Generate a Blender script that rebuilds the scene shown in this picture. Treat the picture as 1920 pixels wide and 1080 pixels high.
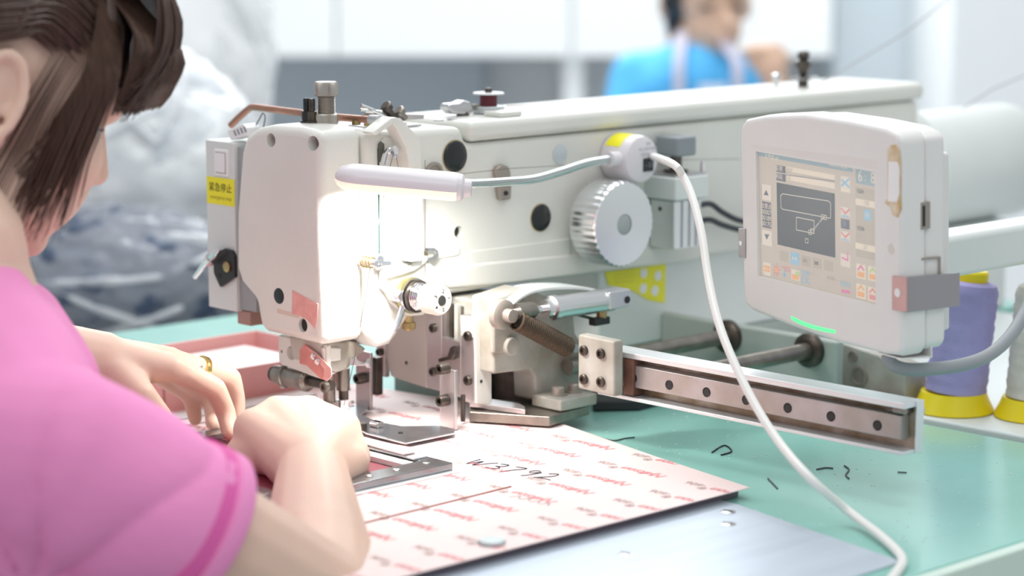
import bpy, bmesh, math, random
import numpy as np
from math import sin, cos, radians, pi, atan2, sqrt
from mathutils import Vector, Matrix, Euler, noise
random.seed(7)
for o in list(bpy.data.objects): bpy.data.objects.remove(o)
scn = bpy.context.scene
COL = scn.collection

# ------------------------------------------------------------------ camera
# world: origin on the table under the needle, X = along the feed rail, Y = along the machine arm, Z up
F_PX = 4500.0; YAW = radians(46); PITCH = atan2(730, 4500)
FW = Vector((-sin(YAW)*cos(PITCH), cos(YAW)*cos(PITCH), -sin(PITCH)))
RT = Vector((cos(YAW), sin(YAW), 0)); UP = RT.cross(FW)
FH = Vector((-sin(YAW), cos(YAW), 0))
def ray(px, py): return FW + RT*((px-960)/F_PX) - UP*((py-540)/F_PX)
CAM = -2.2*ray(640, 805)
def pt(px, py, X=None, Y=None, Z=None, D=None, H=None):
    d = ray(px, py)
    if X is not None: t = (X-CAM.x)/d.x
    elif Y is not None: t = (Y-CAM.y)/d.y
    elif Z is not None: t = (Z-CAM.z)/d.z
    elif H is not None: t = H/d.dot(FH)
    else: t = D
    return CAM + d*t
cd = bpy.data.cameras.new('camera'); cam = bpy.data.objects.new('camera', cd); COL.objects.link(cam)
cd.sensor_width = 36; cd.lens = F_PX*36/1920; cd.clip_start = .05; cd.clip_end = 60
cam.matrix_world = Matrix.Translation(CAM) @ Matrix((RT, UP, -FW)).transposed().to_4x4()
cd.dof.use_dof = True; cd.dof.focus_distance = 2.06; cd.dof.aperture_fstop = 3.6
scn.camera = cam

# ------------------------------------------------------------------ light
w = bpy.data.worlds.new('room_light'); scn.world = w; w.use_nodes = True
w.node_tree.nodes['Background'].inputs[0].default_value = (.93, .97, 1, 1)
w.node_tree.nodes['Background'].inputs[1].default_value = .60
def area(name, loc, tgt, sx, sy, power, col=(1, 1, 1)):
    l = bpy.data.lights.new(name, 'AREA'); l.shape = 'RECTANGLE'; l.size = sx; l.size_y = sy; l.energy = power; l.color = col
    o = bpy.data.objects.new(name, l); COL.objects.link(o); o.location = loc
    o.rotation_euler = (Vector(tgt)-Vector(loc)).to_track_quat('-Z', 'Y').to_euler(); return o
area('ceiling_light_over_machine', (-.2, .5, 2.0), (-.2, .5, 0), 2.4, 1.2, 30, (.97, .99, 1))
area('ceiling_light_over_aisle', (1.6, -1.2, 2.0), (1.2, -.8, 0), 2.0, 1.2, 15, (1, .98, .96))
area('ceiling_light_over_back', (-2.6, 2.6, 2.0), (-2.6, 2.6, 0), 3.0, 2.0, 120, (.97, .99, 1))
vs = scn.view_settings; vs.view_transform = 'Standard'; vs.look = 'None'; vs.gamma = 1; vs.use_curve_mapping = False
vs.exposure = 0.0

# ------------------------------------------------------------------ materials
MATS = {}
def mat(name, col, rough=.5, metal=0., bump=0., bscale=200., var=0., vscale=8., emit=None, estr=0., trans=0., alpha=1., sss=0., coat=0., col2=None):
    if name in MATS: return MATS[name]
    m = bpy.data.materials.new(name); m.use_nodes = True; nt = m.node_tree; b = nt.nodes['Principled BSDF']
    b.inputs['Base Color'].default_value = (*col, 1); b.inputs['Roughness'].default_value = rough; b.inputs['Metallic'].default_value = metal
    b.inputs['Transmission Weight'].default_value = trans; b.inputs['Alpha'].default_value = alpha; b.inputs['Coat Weight'].default_value = coat
    if sss: b.inputs['Subsurface Weight'].default_value = sss; b.inputs['Subsurface Radius'].default_value = (.012, .005, .003); b.inputs['Subsurface Scale'].default_value = 1.
    if emit: b.inputs['Emission Color'].default_value = (*emit, 1); b.inputs['Emission Strength'].default_value = estr
    tc = nt.nodes.new('ShaderNodeTexCoord')
    if var or col2:
        n = nt.nodes.new('ShaderNodeTexNoise'); n.inputs['Scale'].default_value = vscale; n.inputs['Detail'].default_value = 6
        nt.links.new(tc.outputs['Object'], n.inputs['Vector'])
        r = nt.nodes.new('ShaderNodeValToRGB'); c2 = col2 or tuple(c*(1-var) for c in col)
        r.color_ramp.elements[0].position = .35; r.color_ramp.elements[1].position = .68
        r.color_ramp.elements[0].color = (*c2, 1); r.color_ramp.elements[1].color = (*col, 1)
        nt.links.new(n.outputs['Fac'], r.inputs['Fac']); nt.links.new(r.outputs['Color'], b.inputs['Base Color'])
    if bump:
        n = nt.nodes.new('ShaderNodeTexNoise'); n.inputs['Scale'].default_value = bscale; n.inputs['Detail'].default_value = 3
        nt.links.new(tc.outputs['Object'], n.inputs['Vector'])
        bm = nt.nodes.new('ShaderNodeBump'); bm.inputs['Strength'].default_value = bump; bm.inputs['Distance'].default_value = .001
        nt.links.new(n.outputs['Fac'], bm.inputs['Height']); nt.links.new(bm.outputs['Normal'], b.inputs['Normal'])
    MATS[name] = m; return m
M = dict(
 paint=mat('cream_enamel', (.74, .74, .69), .32, bump=.25, bscale=420, var=.05, vscale=14),
 paintcool=mat('cool_white_enamel', (.72, .76, .74), .35, var=.05),
 paintold=mat('worn_white_casting', (.50, .50, .46), .45, bump=.2, bscale=300, col2=(.33, .30, .25), vscale=26),
 green_dirt=mat('grey_green_casting', (.42, .47, .44), .5, var=.2),
 panelw=mat('panel_plastic', (.80, .79, .77), .4, var=.03, vscale=20),
 white=mat('white_plastic', (.84, .84, .84), .3),
 lampw=mat('lamp_plastic', (.72, .69, .72), .25),
 steel=mat('brushed_steel', (.62, .62, .64), .32, 1., var=.1, vscale=30),
 pinkreflect=mat('machined_plate', (.62, .58, .58), .3, .85, var=.08, vscale=40),  # pink reflection of the template is put into the base colour
 chrome=mat('chrome', (.8, .8, .82), .12, 1.),
 alu=mat('turned_aluminium', (.80, .81, .82), .28, 1.),
 darksteel=mat('oiled_dark_steel', (.13, .11, .095), .35, .8, var=.4, vscale=60),
 midsteel=mat('worn_steel', (.36, .33, .29), .35, .9, var=.3, vscale=60),
 railst=mat('oily_rail_steel', (.50, .49, .50), .38, .7, col2=(.40, .37, .34), vscale=28),
 grease=mat('greasy_channel', (.44, .39, .33), .45, .5, col2=(.24, .17, .10), vscale=45),
 brass=mat('brass', (.55, .42, .2), .35, 1., var=.3, vscale=80),
 copper=mat('copper_pipe', (.50, .26, .19), .3, .9, var=.2, vscale=60),
 rubber=mat('black_rubber', (.012, .014, .016), .28),
 black=mat('black_metal', (.02, .02, .022), .45),
 hole=mat('hole_shadow', (.03, .035, .03), .8),
 slotgreen=mat('slot_dark_green', (.008, .05, .035), .6),
 yellow=mat('yellow_sticker', (.86, .80, .02), .45),
 ink=mat('black_ink', (.02, .02, .02), .6),
 greyink=mat('grey_brown_ink', (.50, .36, .34), .7),
 redink=mat('red_ink', (.80, .27, .29), .7),
 penink=mat('pen_ink', (.03, .035, .06), .6),
 pinktape=mat('pink_tape', (.80, .44, .40), .5, col2=(.72, .34, .31), vscale=90),
 redpaint=mat('red_painted_lever', (.72, .27, .24), .4, var=.25, vscale=50),
 cord=mat('white_cord', (.82, .82, .79), .45),
 greycord=mat('grey_cord', (.30, .32, .34), .5),
 tubeblack=mat('black_air_tube', (.02, .03, .04), .3),
 grey=mat('grey_plastic', (.26, .29, .31), .5),
 brown=mat('grey_brown_stud', (.36, .32, .28), .4, .4),
 yelplastic=mat('yellow_plastic', (.86, .68, .01), .4),
 paper=mat('pink_release_paper', (.84, .68, .66), .5, var=.02, vscale=12),
 board=mat('under_shade_board', (.17, .13, .16), .5),
 darkred=mat('dark_red_leather', (.22, .03, .05), .5),
 tray=mat('pink_tray_plastic', (.86, .42, .40), .4),
 palepink=mat('pale_pink_sheet', (.90, .76, .75), .55),
 tablew=mat('white_laminate', (.72, .76, .76), .45),
)
def anis(name, col, rough, metal, sc, axis_scale, strength=.15, var=.12):
    m = bpy.data.materials.new(name); m.use_nodes = True; nt = m.node_tree; b = nt.nodes['Principled BSDF']
    tc = nt.nodes.new('ShaderNodeTexCoord'); mp = nt.nodes.new('ShaderNodeMapping'); mp.inputs['Scale'].default_value = axis_scale
    n = nt.nodes.new('ShaderNodeTexNoise'); n.inputs['Scale'].default_value = sc; n.inputs['Detail'].default_value = 5
    r = nt.nodes.new('ShaderNodeValToRGB'); r.color_ramp.elements[0].position = .3; r.color_ramp.elements[1].position = .7
    r.color_ramp.elements[0].color = (*[c*(1-var) for c in col], 1); r.color_ramp.elements[1].color = (*col, 1)
    nt.links.new(tc.outputs['Object'], mp.inputs['Vector']); nt.links.new(mp.outputs['Vector'], n.inputs['Vector'])
    nt.links.new(n.outputs['Fac'], r.inputs['Fac']); nt.links.new(r.outputs['Color'], b.inputs['Base Color'])
    bp = nt.nodes.new('ShaderNodeBump'); bp.inputs['Strength'].default_value = strength; bp.inputs['Distance'].default_value = .0005
    nt.links.new(n.outputs['Fac'], bp.inputs['Height']); nt.links.new(bp.outputs['Normal'], b.inputs['Normal'])
    b.inputs['Roughness'].default_value = rough; b.inputs['Metallic'].default_value = metal
    return m
M['plate'] = anis('brushed_steel_plate', (.58, .66, .75), .42, .35, 60, (1, .12, 1), .1, .12)
M['mat'] = mat('green_table_mat', (.29, .60, .53), .22, var=.10, vscale=7)
M['skin'] = mat('skin', (.78, .55, .44), .5, sss=.25, var=.10, vscale=9, bump=.12, bscale=260)
M['hair'] = anis('dark_brown_hair', (.095, .052, .038), .42, 0., 260, (1, 1, .05), .2, .45)
M['pinkcloth'] = mat('pink_knit_shirt', (.90, .30, .60), .8, bump=.25, bscale=900, var=.08, vscale=7)
M['pinkband'] = mat('deep_pink_stitching', (.74, .12, .40), .8)
M['bluecloth'] = mat('blue_shirt', (.10, .50, .92), .8, var=.15, vscale=5)

# ------------------------------------------------------------------ mesh helpers
def fr(axis):
    a = Vector(axis).normalized(); t = Vector((0, 0, 1)) if abs(a.z) < .9 else Vector((0, 1, 0))
    u = t.cross(a).normalized(); return a, u, a.cross(u)
class B:
    def __init__(s): s.v = []; s.f = []
    def add(s, vs, fs):
        n = len(s.v); s.v += [tuple(v) for v in vs]; s.f += [tuple(i+n for i in f) for f in fs]; return s
    def box(s, x0, x1, y0, y1, z0, z1, mt=None):
        vs = [Vector((x, y, z)) for x in (x0, x1) for y in (y0, y1) for z in (z0, z1)]
        if mt: vs = [mt @ v for v in vs]
        return s.add(vs, [(0, 1, 3, 2), (4, 6, 7, 5), (0, 4, 5, 1), (2, 3, 7, 6), (0, 2, 6, 4), (1, 5, 7, 3)])
    def prism(s, poly, vec):
        poly = [Vector(p) for p in poly]; n = len(poly); vec = Vector(vec)
        nv = Vector((0, 0, 0))
        for i in range(n): nv += poly[i].cross(poly[(i+1) % n])
        if nv.dot(vec) > 0: poly.reverse()
        vs = poly+[p+vec for p in poly]
        return s.add(vs, [tuple(range(n)), tuple(range(2*n-1, n-1, -1))]+[(i, i+n, (i+1) % n+n, (i+1) % n)[::1] for i in range(n)])
    def lathe(s, o, axis, prof, n=28, knurl=None):
        # prof: list of (r, h) ; knurl=(count, depth) modulates radius
        a, u, v = fr(axis); o = Vector(o); vs = []; fs = []
        for r, h in prof:
            for i in range(n):
                t = 2*pi*i/n; rr = r
                if knurl and r > 1e-5: rr = r - (knurl[1] if (i % 2) else 0) if knurl[0] == 'alt' else r-knurl[1]*(.5-.5*cos(knurl[0]*t))
                vs.append(o+a*h+(u*cos(t)+v*sin(t))*rr)
        for k in range(len(prof)-1):
            for i in range(n):
                j = (i+1) % n; fs.append((k*n+i, k*n+j, (k+1)*n+j, (k+1)*n+i))
        fs.append(tuple(range(n-1, -1, -1))); m = (len(prof)-1)*n; fs.append(tuple(range(m, m+n)))
        return s.add(vs, fs)
    def cyl(s, p0, p1, r0, r1=None, n=20):
        p0 = Vector(p0); p1 = Vector(p1); d = p1-p0
        return s.lathe(p0, d, [(r0, 0), (r0 if r1 is None else r1, d.length)], n)
    def tube(s, pts, r, n=10, sub=0):
        pts = [Vector(p) for p in pts]
        if sub: pts = spline(pts, sub)
        rs = r if isinstance(r, (list, tuple)) else [r]*len(pts)
        if len(rs) != len(pts):
            rs = [rs[min(len(rs)-1, int(i*(len(rs)-1)/(len(pts)-1)))] for i in range(len(pts))]
        vs = []; fs = []; m = len(pts); u = None
        for i, p in enumerate(pts):
            d = (pts[min(i+1, m-1)]-pts[max(i-1, 0)]).normalized()
            if u is None: _, u, _ = fr(d)
            u = (u-d*u.dot(d)).normalized(); v = d.cross(u)
            for k in range(n): t = 2*pi*k/n; vs.append(p+(u*cos(t)+v*sin(t))*rs[i])
        for i in range(m-1):
            for k in range(n): j = (k+1) % n; fs.append((i*n+k, i*n+j, (i+1)*n+j, (i+1)*n+k))
        fs.append(tuple(range(n-1, -1, -1))); fs.append(tuple(range((m-1)*n, m*n)))
        return s.add(vs, fs)
    def strip(s, pts, wvec, nrm_t):
        # bent sheet: polyline pts (plane perpendicular to wvec), width vector wvec, thickness nrm_t to one side
        pts = [Vector(p) for p in pts]; wv = Vector(wvec); wn = wv.normalized(); off = []
        for i in range(len(pts)):
            d0 = (pts[i]-pts[max(i-1, 0)]); d1 = (pts[min(i+1, len(pts)-1)]-pts[i]); d = (d0.normalized() if d0.length else d1.normalized())+(d1.normalized() if d1.length else d0.normalized())
            d.normalize(); nn = d.cross(wn).normalized(); c = max(.5, nn.dot((d1 if d1.length else d0).normalized().cross(wn)))
            off.append(pts[i]+nn*nrm_t/c)
        return s.prism(pts+off[::-1], wv)
    def ball(s, c, r, rot=None, nu=16, nv=10):
        r = (r, r, r) if not isinstance(r, (tuple, list)) else r; c = Vector(c); vs = []; fs = []
        for j in range(1, nv):
            ph = pi*j/nv
            for i in range(nu):
                t = 2*pi*i/nu; p = Vector((r[0]*sin(ph)*cos(t), r[1]*sin(ph)*sin(t), r[2]*cos(ph)))
                if rot: p = rot @ p
                vs.append(c+p)
        for e in (1, -1):
            p = Vector((0, 0, r[2]*e)); p = rot @ p if rot else p; vs.append(c+p)
        T = len(vs)-2; Bt = T+1
        for j in range(nv-2):
            for i in range(nu): k = (i+1) % nu; fs.append((j*nu+i, (j+1)*nu+i, (j+1)*nu+k, j*nu+k))
        for i in range(nu): k = (i+1) % nu; fs.append((T, i, k)); fs.append((Bt, (nv-2)*nu+k, (nv-2)*nu+i))
        return s.add(vs, fs)
    def caps(s, p0, r0, p1, r1, n=14):
        p0 = Vector(p0); p1 = Vector(p1); d = p1-p0
        s.ball(p0, r0, nu=n, nv=8); s.ball(p1, r1, nu=n, nv=8)
        if d.length > 1e-5: s.lathe(p0, d, [(r0, 0), (r1, d.length)], n)
        return s
def spline(pts, sub):
    out = []; n = len(pts)
    for i in range(n-1):
        p0 = pts[max(i-1, 0)]; p1 = pts[i]; p2 = pts[i+1]; p3 = pts[min(i+2, n-1)]
        for k in range(sub):
            t = k/sub; out.append(.5*((2*p1)+(p2-p0)*t+(2*p0-5*p1+4*p2-p3)*t*t+(3*p1-p0-3*p2+p3)*t**3))
    out.append(pts[-1]); return out

def world_loc(o):
    l = Vector((0, 0, 0))
    while o: l += o.location; o = o.parent
    return l
def tag(o, label=None, cat=None, group=None, kind=None):
    if label: o['label'] = label
    if cat: o['category'] = cat
    if group: o['group'] = group
    if kind: o['kind'] = kind
    return o
def root(name, loc, label, cat, group=None):
    o = bpy.data.objects.new(name, None); COL.objects.link(o); o.location = loc; o.empty_display_size = .02
    return tag(o, label, cat, group)
def mk(name, b, m, parent=None, bevel=0, seg=2, sharp=35, origin=None, label=None, smooth=True):
    if isinstance(b, B):
        me = bpy.data.meshes.new(name); me.from_pydata(b.v, [], b.f)
        bm = bmesh.new(); bm.from_mesh(me); bmesh.ops.recalc_face_normals(bm, faces=bm.faces); bm.to_mesh(me); bm.free()
    else: me = b
    o = bpy.data.objects.new(name, me); COL.objects.link(o)
    if parent is not None:
        o.parent = parent; wl = world_loc(parent); me.transform(Matrix.Translation(-wl))
    elif origin is not None:
        me.transform(Matrix.Translation(-Vector(origin))); o.location = origin
    if smooth:
        for p in me.polygons: p.use_smooth = True
        me.set_sharp_from_angle(angle=radians(sharp))
    me.materials.clear(); me.materials.append(M[m] if isinstance(m, str) else m)
    if bevel:
        md = o.modifiers.new('bevel', 'BEVEL'); md.width = bevel; md.segments = seg; md.limit_method = 'ANGLE'; md.angle_limit = radians(40); md.harden_normals = True
    if label: o['label'] = label
    return o
def bake(o, sharp=35):
    dg = bpy.context.evaluated_depsgraph_get(); dg.update()
    me = bpy.data.meshes.new_from_object(o.evaluated_get(dg), depsgraph=dg)
    o.modifiers.clear(); old = o.data; o.data = me; bpy.data.meshes.remove(old); me.name = o.name
    return o
def cut(o, cutter):
    me = bpy.data.meshes.new('cutter'); me.from_pydata(cutter.v, [], cutter.f)
    bm = bmesh.new(); bm.from_mesh(me); bmesh.ops.recalc_face_normals(bm, faces=bm.faces); bm.to_mesh(me); bm.free()
    c = bpy.data.objects.new('cutter', me); COL.objects.link(c)
    md = o.modifiers.new('cut', 'BOOLEAN'); md.operation = 'DIFFERENCE'; md.object = c; md.solver = 'EXACT'
    bpy.context.view_layer.update(); bake(o)
    bpy.data.objects.remove(c); bpy.data.meshes.remove(me)
    return o
def blob(b, voxel, it=6, fac=.5):
    me = bpy.data.meshes.new('blob'); me.from_pydata(b.v, [], b.f)
    bm = bmesh.new(); bm.from_mesh(me); bmesh.ops.recalc_face_normals(bm, faces=bm.faces); bm.to_mesh(me); bm.free()
    o = bpy.data.objects.new('blob', me); COL.objects.link(o)
    md = o.modifiers.new('r', 'REMESH'); md.mode = 'VOXEL'; md.voxel_size = voxel; md.use_smooth_shade = True
    sm = o.modifiers.new('s', 'SMOOTH'); sm.iterations = it; sm.factor = fac
    bpy.context.view_layer.update(); bake(o); m2 = o.data; bpy.data.objects.remove(o); return m2
_TXT = {}
def text_geo(s, size=1., bold=0., shear=0., align='CENTER'):
    k = (s, size, bold, shear, align)
    if k in _TXT: return _TXT[k]
    c = bpy.data.curves.new('t', 'FONT'); c.body = s; c.size = size; c.offset = bold; c.shear = shear; c.align_x = align; c.align_y = 'CENTER'; c.resolution_u = 3; c.fill_mode = 'FRONT'
    o = bpy.data.objects.new('t', c); COL.objects.link(o); bpy.context.view_layer.update()
    dg = bpy.context.evaluated_depsgraph_get(); me = bpy.data.meshes.new_from_object(o.evaluated_get(dg), depsgraph=dg)
    r = ([v.co.copy() for v in me.vertices], [tuple(p.vertices) for p in me.polygons])
    bpy.data.objects.remove(o); bpy.data.curves.remove(c); bpy.data.meshes.remove(me); _TXT[k] = r; return r
def put_text(b, s, o, ax, ay, size, bold=0., shear=0., align='CENTER'):
    vs, fs = text_geo(s, size, bold, shear, align); o = Vector(o); ax = Vector(ax).normalized(); ay = Vector(ay).normalized()
    return b.add([o+ax*v.x+ay*v.y for v in vs], fs)
PXL = lambda pts, **k: [pt(*p, **k) for p in pts]
AX, AY, AZ = Vector((1, 0, 0)), Vector((0, 1, 0)), Vector((0, 0, 1))
def disc(c, axis, r, h, n=24, round_=.0):
    return B().lathe(c, axis, [(r, 0), (r, h-round_), (r-round_*.6, h-round_*.3), (max(r-round_*2, r*.5), h)] if round_ else [(r, 0), (r, h)], n)
def hexscrew(c, axis, r, h, parent, name='screw', m='darksteel'):
    o = mk(name, B().lathe(c, axis, [(r, 0), (r, h*.8), (r*.85, h), (r*.55, h), (r*.5, h*.4)], 16), m, parent); return o

# ------------------------------------------------------------------ the setting
FLOOR = -.75
def struct(name, b, m, parent=None, bevel=0):
    o = mk(name, b, m, parent, bevel); 
    if parent is None: o['kind'] = 'structure'
    return o
M['wallw'] = mat('white_wall', (.86, .89, .90), .6)
M['wallg'] = mat('blue_grey_wall', (.62, .68, .72), .7)
M['recess'] = mat('grey_recess_wall', (.40, .44, .48), .7)
M['recess2'] = mat('light_grey_recess_wall', (.66, .68, .70), .7)
M['cab'] = mat('white_cabinet', (.90, .92, .92), .5)
M['floor'] = mat('grey_floor', (.55, .57, .58), .5, var=.05)
struct('floor', B().box(-7.5, 3.5, -3.5, 8.5, FLOOR-.05, FLOOR), 'floor')
BGM = Matrix.Translation((CAM.x, CAM.y, 0)) @ Matrix((RT, FH, AZ)).transposed().to_4x4()   # local: x right, y forward from the camera's foot
def bx_bg(px0, px1, h0, h1, z0, z1):
    return B().box((px0-960)/F_PX*h0*1.013, (px1-960)/F_PX*h0*1.013, h0, h1, z0, z1, BGM)
def zbg(py, H): return pt(960, py, H=H).z
struct('wall_back', bx_bg(-250, 2300, 6.6, 6.75, FLOOR, 2.2), 'recess2')
struct('wall_left_recess', bx_bg(380, 905, 6.5, 6.595, FLOOR, 1.0), 'recess')
struct('wall_right', bx_bg(1555, 1772, 6.2, 6.59, FLOOR, 2.2), 'wallg')
struct('wall_far_right', bx_bg(1772, 2350, 5.6, 6.19, FLOOR, 2.2), 'wallw')
ub = root('wall_cabinet', BGM @ Vector(((990-960)/F_PX*6., 6.3, zbg(108, 6.))), 'long white wall cabinet above the grey recess, behind both women', 'cabinet')
cz = zbg(108, 6.); 
mk('carcass', bx_bg(330, 1550, 6.03, 6.59, cz, cz+.7), 'cab', ub)
for a, b_ in ((330, 634), (638, 1068), (1072, 1550)):
    mk('door', bx_bg(a, b_, 6., 6.03, cz+.002, cz+.698), 'cab', ub, .004)
cl = mk('shelf_column', bx_bg(1056, 1092, 6.05, 6.59, FLOOR, cz-.002), 'cab', None); cl['kind'] = 'structure'; cl.name = 'trim_1'

# work table ---------------------------------------------------------------
wt = root('work_table', (.05, .1, FLOOR), 'sewing table with a glossy green top under the machine', 'table')
mk('table_top', B().box(-.56, .655, -.36, .405, -.03, 0), 'mat', wt, .003)
mk('rear_extension', B().box(-.30, .040, .4055, 1.05, -.03, 0), 'mat', wt, .003)
mk('edge_band', B().box(.655, .667, -.36, .405, -.045, -.0005), mat('pale_green_edge', (.62, .76, .68), .5), wt, .002)
for x in (-.5, .58):
    for y in (-.3, .34): mk('leg', B().box(x-.025, x+.025, y-.025, y+.025, FLOOR, -.03), 'tablew', wt, .003)
for x in (-.5, .58): mk('foot_rail', B().box(x-.02, x+.02, -.275, .315, FLOOR+.1, FLOOR+.14), 'tablew', wt, .003)
pl = mk('steel_plate', B().prism([(.30, .052, 0), (.437, .047, 0), (.630, .006, 0), (.635, -.33, 0), (.30, -.33, 0)], (0, 0, .0016)), 'plate', wt, .0006)
for q in ((1365, 983), (1173, 1040), (1365, 960)):
    c = pt(*q, Z=.0016); s = mk('countersunk_screw', B().lathe(c, AZ, [(.0062, 0), (.0062, .0004), (.004, .0009), (.0, .0011)], 20), 'steel', pl)
    mk('slot', B().box(c.x-.0045, c.x+.0045, c.y-.0006, c.y+.0006, c.z+.0008, c.z+.0013), 'hole', pl)
# white shelf board behind the table that carries the thread cones
ts = root('cone_shelf', (.3, .6, FLOOR), 'white shelf board behind the green table, carrying the thread cones', 'shelf')
mk('board', B().box(.045, .9, .412, .95, -.016, .004), 'tablew', ts, .003)
for x in (.09, .85):
    for y in (.45, .9): mk('leg', B().box(x-.02, x+.02, y-.02, y+.02, FLOOR, -.016), 'tablew', ts)

# loose thread ends on the table --------------------------------------------
def scrap(pts, label, r=.0006, m='ink'):
    P = PXL(pts, Z=.0008); P = spline(P, 5)
    o = mk('thread_scrap', B().tube(P, r, 6), m, None, origin=P[0]); tag(o, label, 'thread', 'thread ends on the green table')
M['scrapgrey'] = mat('grey_thread', (.12, .13, .13), .8)
scrap([(1122, 820), (1150, 826), (1172, 822), (1190, 820)], 'long dark thread end nearest the pink template edge')
scrap([(1335, 848), (1358, 835), (1372, 846), (1352, 853)], 'dark thread end bent into an arrow shape on the green table', .0007)
scrap([(1440, 897), (1458, 916)], 'short straight thread end just right of the template corner', .0007, 'scrapgrey')
scrap([(1531, 880), (1548, 877), (1562, 878)], 'straight dark thread end lying level below the feed rail', .0007, 'scrapgrey')
scrap([(1583, 873), (1592, 880), (1586, 890), (1592, 897)], 'wavy thread end below the feed rail end', .0007, 'scrapgrey')
scrap([(1683, 885), (1700, 886)], 'short teal thread end nearest the table right edge', .0006, 'scrapgrey')
lint = B()
for i in range(260):
    x, y = random.uniform(.15, .62), random.uniform(.02, .39)
    if x < .44 and y < .13: continue
    lint.ball((x, y, .0004), (random.uniform(.0004, .0011), random.uniform(.0004, .0009), .0004), nu=6, nv=4)
tag(mk('lint_specks', lint, mat('pale_lint', (.75, .85, .82), .9), None), 'pale lint specks scattered over the green table top', 'lint', kind='stuff')

# pink template -------------------------------------------------------------
tp = root('sewing_template', (.1, -.1, 0), 'pink printed template board lying under the needle, marked W3792', 'template')
TZ = .0095
outl = [(.428, .072), (.30, .098), (.21, .119), (.132, .137), (.02, .135), (-.12, .112), (-.24, .10), (-.32, .05), (-.34, -.20), (.05, -.33), (.427, -.335)]
mk('board', B().prism([(x*.985-(.004 if x > .3 else 0), y*.97, .0005) for x, y in outl], (0, 0, TZ-.0012)), 'board', tp)  # added under-board, its dark colour paints the shade beneath the sheet's edge
mk('paper_face', B().prism([(x, y, TZ-.0007) for x, y in outl], (0, 0, .0007)), 'paper', tp)
def inside(x, y):
    n = len(outl); c = False
    for i in range(n):
        (x1, y1), (x2, y2) = outl[i], outl[i-1]
        if (y1 > y) != (y2 > y) and x < (x2-x1)*(y-y1)/(y2-y1)+x1: c = not c
    return c
red = B(); gry = B()
o0 = pt(1085, 857, Z=TZ)
for i in range(-6, 4):
    for j in range(-10, 3):
        x = o0.x+i*.1+j*.001; y = o0.y+j*.0415-i*.001
        if inside(x-.045, y) or inside(x, y):
            put_text(red, 'Nylkson', (x, y, TZ+.0002), -AX, -AY, .0142, .0002, .35, 'LEFT')
        if inside(x-.05, y) and inside(x-.07, y+.004):
            put_text(gry, '®', (x-.050, y-.004, TZ+.0002), -AX, -AY, .011, .0001, 0, 'LEFT')
            put_text(gry, '-606', (x-.056, y+.002, TZ+.0002), -AX, -AY, .0115, .0001, 0, 'LEFT')
red.f = [f for f in red.f if all(inside(red.v[i][0], red.v[i][1]) for i in f)]
tag(mk('red_lettering', red, 'redink', tp, smooth=False), kind='stuff'); tag(mk('grey_lettering', gry, 'greyink', tp, smooth=False), kind='stuff')
# hand-written W3792 reading along +X
hw = B(); o1 = pt(882, 866, Z=TZ)
def pen(strokes, ox, sc, b=hw, base=o1, r=.0005, tilt=.12):
    for st in strokes:
        b.tube(spline([Vector((base.x+(ox+x)*sc, base.y+y*sc+(ox+x)*sc*tilt-.010, TZ+.0002)) for x, y in st], 4), r, 6)
G = {'W': [[(0, 1), (.15, .1), (.35, .8), (.5, .05), (.8, .75), (.95, .95)]], '3': [[(0, .9), (.35, .95), (.35, .6), (.1, .5), (.4, .4), (.35, .05), (-.05, .1)]],
     '7': [[(0, .9), (.5, .95), (.3, .4), (.15, -.1)]], '9': [[(.5, .75), (.25, .95), (.05, .7), (.25, .5), (.5, .8), (.45, .2), (.3, -.1)]], '2': [[(0, .8), (.3, 1), (.4, .6), (.1, .1), (.0, .0), (.35, .1), (.75, .05)]]}
ox = 0
for ch, wd in (('W', 1.15), ('3', .75), ('7', .85), ('9', .85), ('2', .9)): pen(G[ch], ox, .0215); ox += wd
mk('pen_writing', hw, 'penink', tp)
b2 = B(); b3 = pt(965, 930, Z=TZ)
for k in range(4): b2.tube(spline([b3+Vector((k*.011, -.006+.0005*k, .0002)), b3+Vector((k*.011+.004, .003, .0002)), b3+Vector((k*.011+.008, -.004, .0002)), b3+Vector((k*.011+.002, .004, .0002))], 4), .00025, 5)
mk('faint_pencil_marks', b2, mat('pencil_grey', (.55, .45, .44), .8), tp)
a_, c_ = pt(958, 913, Z=TZ), pt(640, 992, Z=TZ)
mk('slit', B().tube([a_+AZ*.0001, c_+AZ*.0001], .0009, 6), mat('slit_dark_red', (.32, .08, .07), .7), tp)
a_, c_ = pt(845, 880, Z=TZ), pt(640, 938, Z=TZ)
mk('slit', B().tube([a_+AZ*.0001, c_+AZ*.0001], .0006, 6), 'greyink', tp)
# coin-like magnet
c = pt(922, 1019, Z=TZ)
mg = mk('magnet_disc', B().lathe(c, AZ, [(.0098, 0), (.0105, .0006), (.0105, .0026), (.0099, .0032), (0, .0032)], 36), mat('zinc_magnet', (.55, .62, .64), .4, .6, var=.12, vscale=150), None, origin=c)
tag(mg, 'small round silver disc lying on the pink template', 'magnet')

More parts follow.
